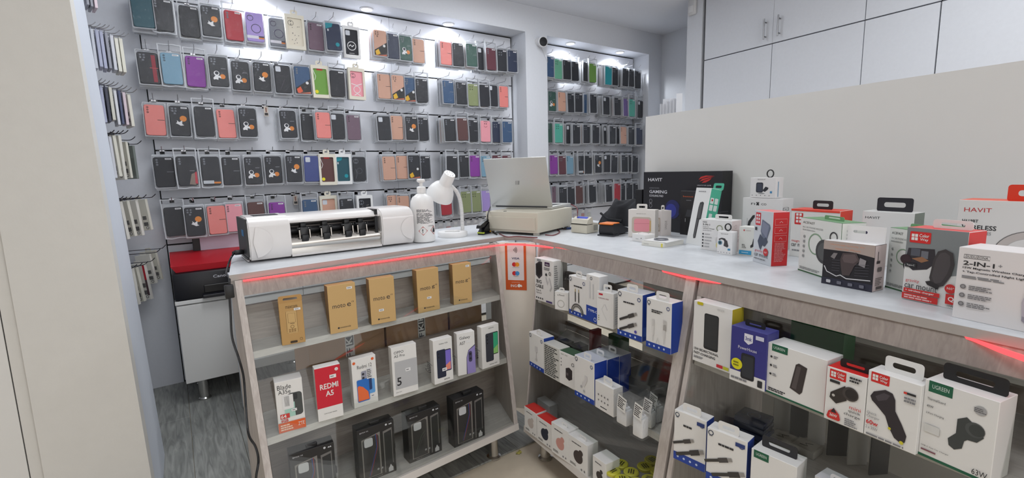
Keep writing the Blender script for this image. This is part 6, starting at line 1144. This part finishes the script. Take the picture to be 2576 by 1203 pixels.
m = MB(); m.rbox((.11, .285, hp + .07), (.145, .30, hp + .15), .003, M_BK); m.rbox((.37, .285, hp + .07), (.405, .30, hp + .15), .003, M_BK); m.build('paper_support', t)
m = MB(); m.box((.145, .284, hp + .072), (.37, .288, hp + .19), mat((214, 206, 222), .6)); m.build('paper', t)
# ------------------------------------------------------------------ small fixtures
P = ony(1356, 110, YF); t = empty('security_camera', (P.x, YF, P.z), 0, label='small white security camera with black face on the column', cat='security camera')
m = MB(); m.lathe([(.03, 0), (.03, .012), (.012, .02)], mat((226, 226, 228), .4), 20, (-.012, 0, .012), (0, -1, 0)); m.build('wall_mount', t, 40)
m = MB(); ax = V(-.22, -.95, -.10); m.lathe([(.016, 0), (.034, .010), (.040, .034), (.040, .052), (.036, .056)], mat((228, 228, 230), .35), 24, V(0, -.016, .004), ax); m.build('housing', t, 40)
m = MB(); m.lathe([(.001, .0562), (.034, .0562), (.032, .0595), (.001, .0605)], M_BKG, 24, V(0, -.016, .004), ax); fc = m.build('face', t, 40)
m = MB(); m.tube(smooth_path([(.012, -.01, -.02), (.035, -.012, -.06), (.07, -.006, -.11), (.078, -.004, -.14)], 5), .0022, mat((214, 214, 218), .4), 6); m.build('cable', t, 60)
q = onp(1745, 18, bpt(2.05, 1, 0), NB); t = empty('motion_detector', q, math.atan2(-UB.y, -UB.x), label='white motion detector high on the boxed-in pipe', cat='motion detector')
m = MB(); m.rbox((-.035, -.03, -.06), (.035, -.0005, .06), .012, mat((216, 216, 218), .4), 3); m.build('body', t, 40)
m = MB(); m.rbox((-.022, -.036, -.045), (.022, -.028, .005), .005, mat((232, 232, 234), .3), 2); m.build('lens', t, 40)
for i, (px, pt_, w_) in enumerate(((1660, 262, 5), (1667, 250, 6), (1675, 256, 5), (1684, 248, 7), (1692, 250, 5), (1700, 236, 6))):
    off = .95; a = onp(px, 300, bpt(off, 1, 0), NB); tp = onp(px, pt_, bpt(off, 1, 0), NB)
    t = empty('paper_sheet', (a.x, a.y, 1.2), AR + .9, label='white sheet standing upright behind the partition, %s from its left end' % ORD[i], cat='paper', group='papers standing behind the partition')
    m = MB(); m.box((-.0, -.004, .0005), (.03, .004, tp.z - 1.2), mat((224, 226, 232), .6)); m.build('sheet', t)
a, b = onp(1652, 300, bpt(.93, 1, 0), NB), onp(1722, 300, bpt(.93, 1, 0), NB); a.z = b.z = .01
m = MB(); m.hexa([a, b, b + NB * .12, a + NB * .12], [p + V(0, 0, 1.189) for p in (a, b, b + NB * .12, a + NB * .12)], M_BOARD); m.build('paper_rack', label='white rack behind the partition that holds upright papers', cat='rack')
P = onz(1306, 1140, .001); t = empty('dropped_leaf', P, .4, label='crumpled yellowish scrap on the floor between the cabinet legs', cat='scrap')
m = MB(); vs = [(0, 0, .006)] + [(.016 * math.cos(a) * (1 + .3 * math.sin(3 * a)), .012 * math.sin(a) * (1 + .2 * math.cos(2 * a)), .001 + .004 * (i % 2)) for i, a in enumerate([k * math.pi / 5 for k in range(10)])]
m.add(vs, [(0, 1 + i, 1 + (i + 1) % 10) for i in range(10)], mat((196, 186, 100), .7)); m.build('scrap', t, fix=False)
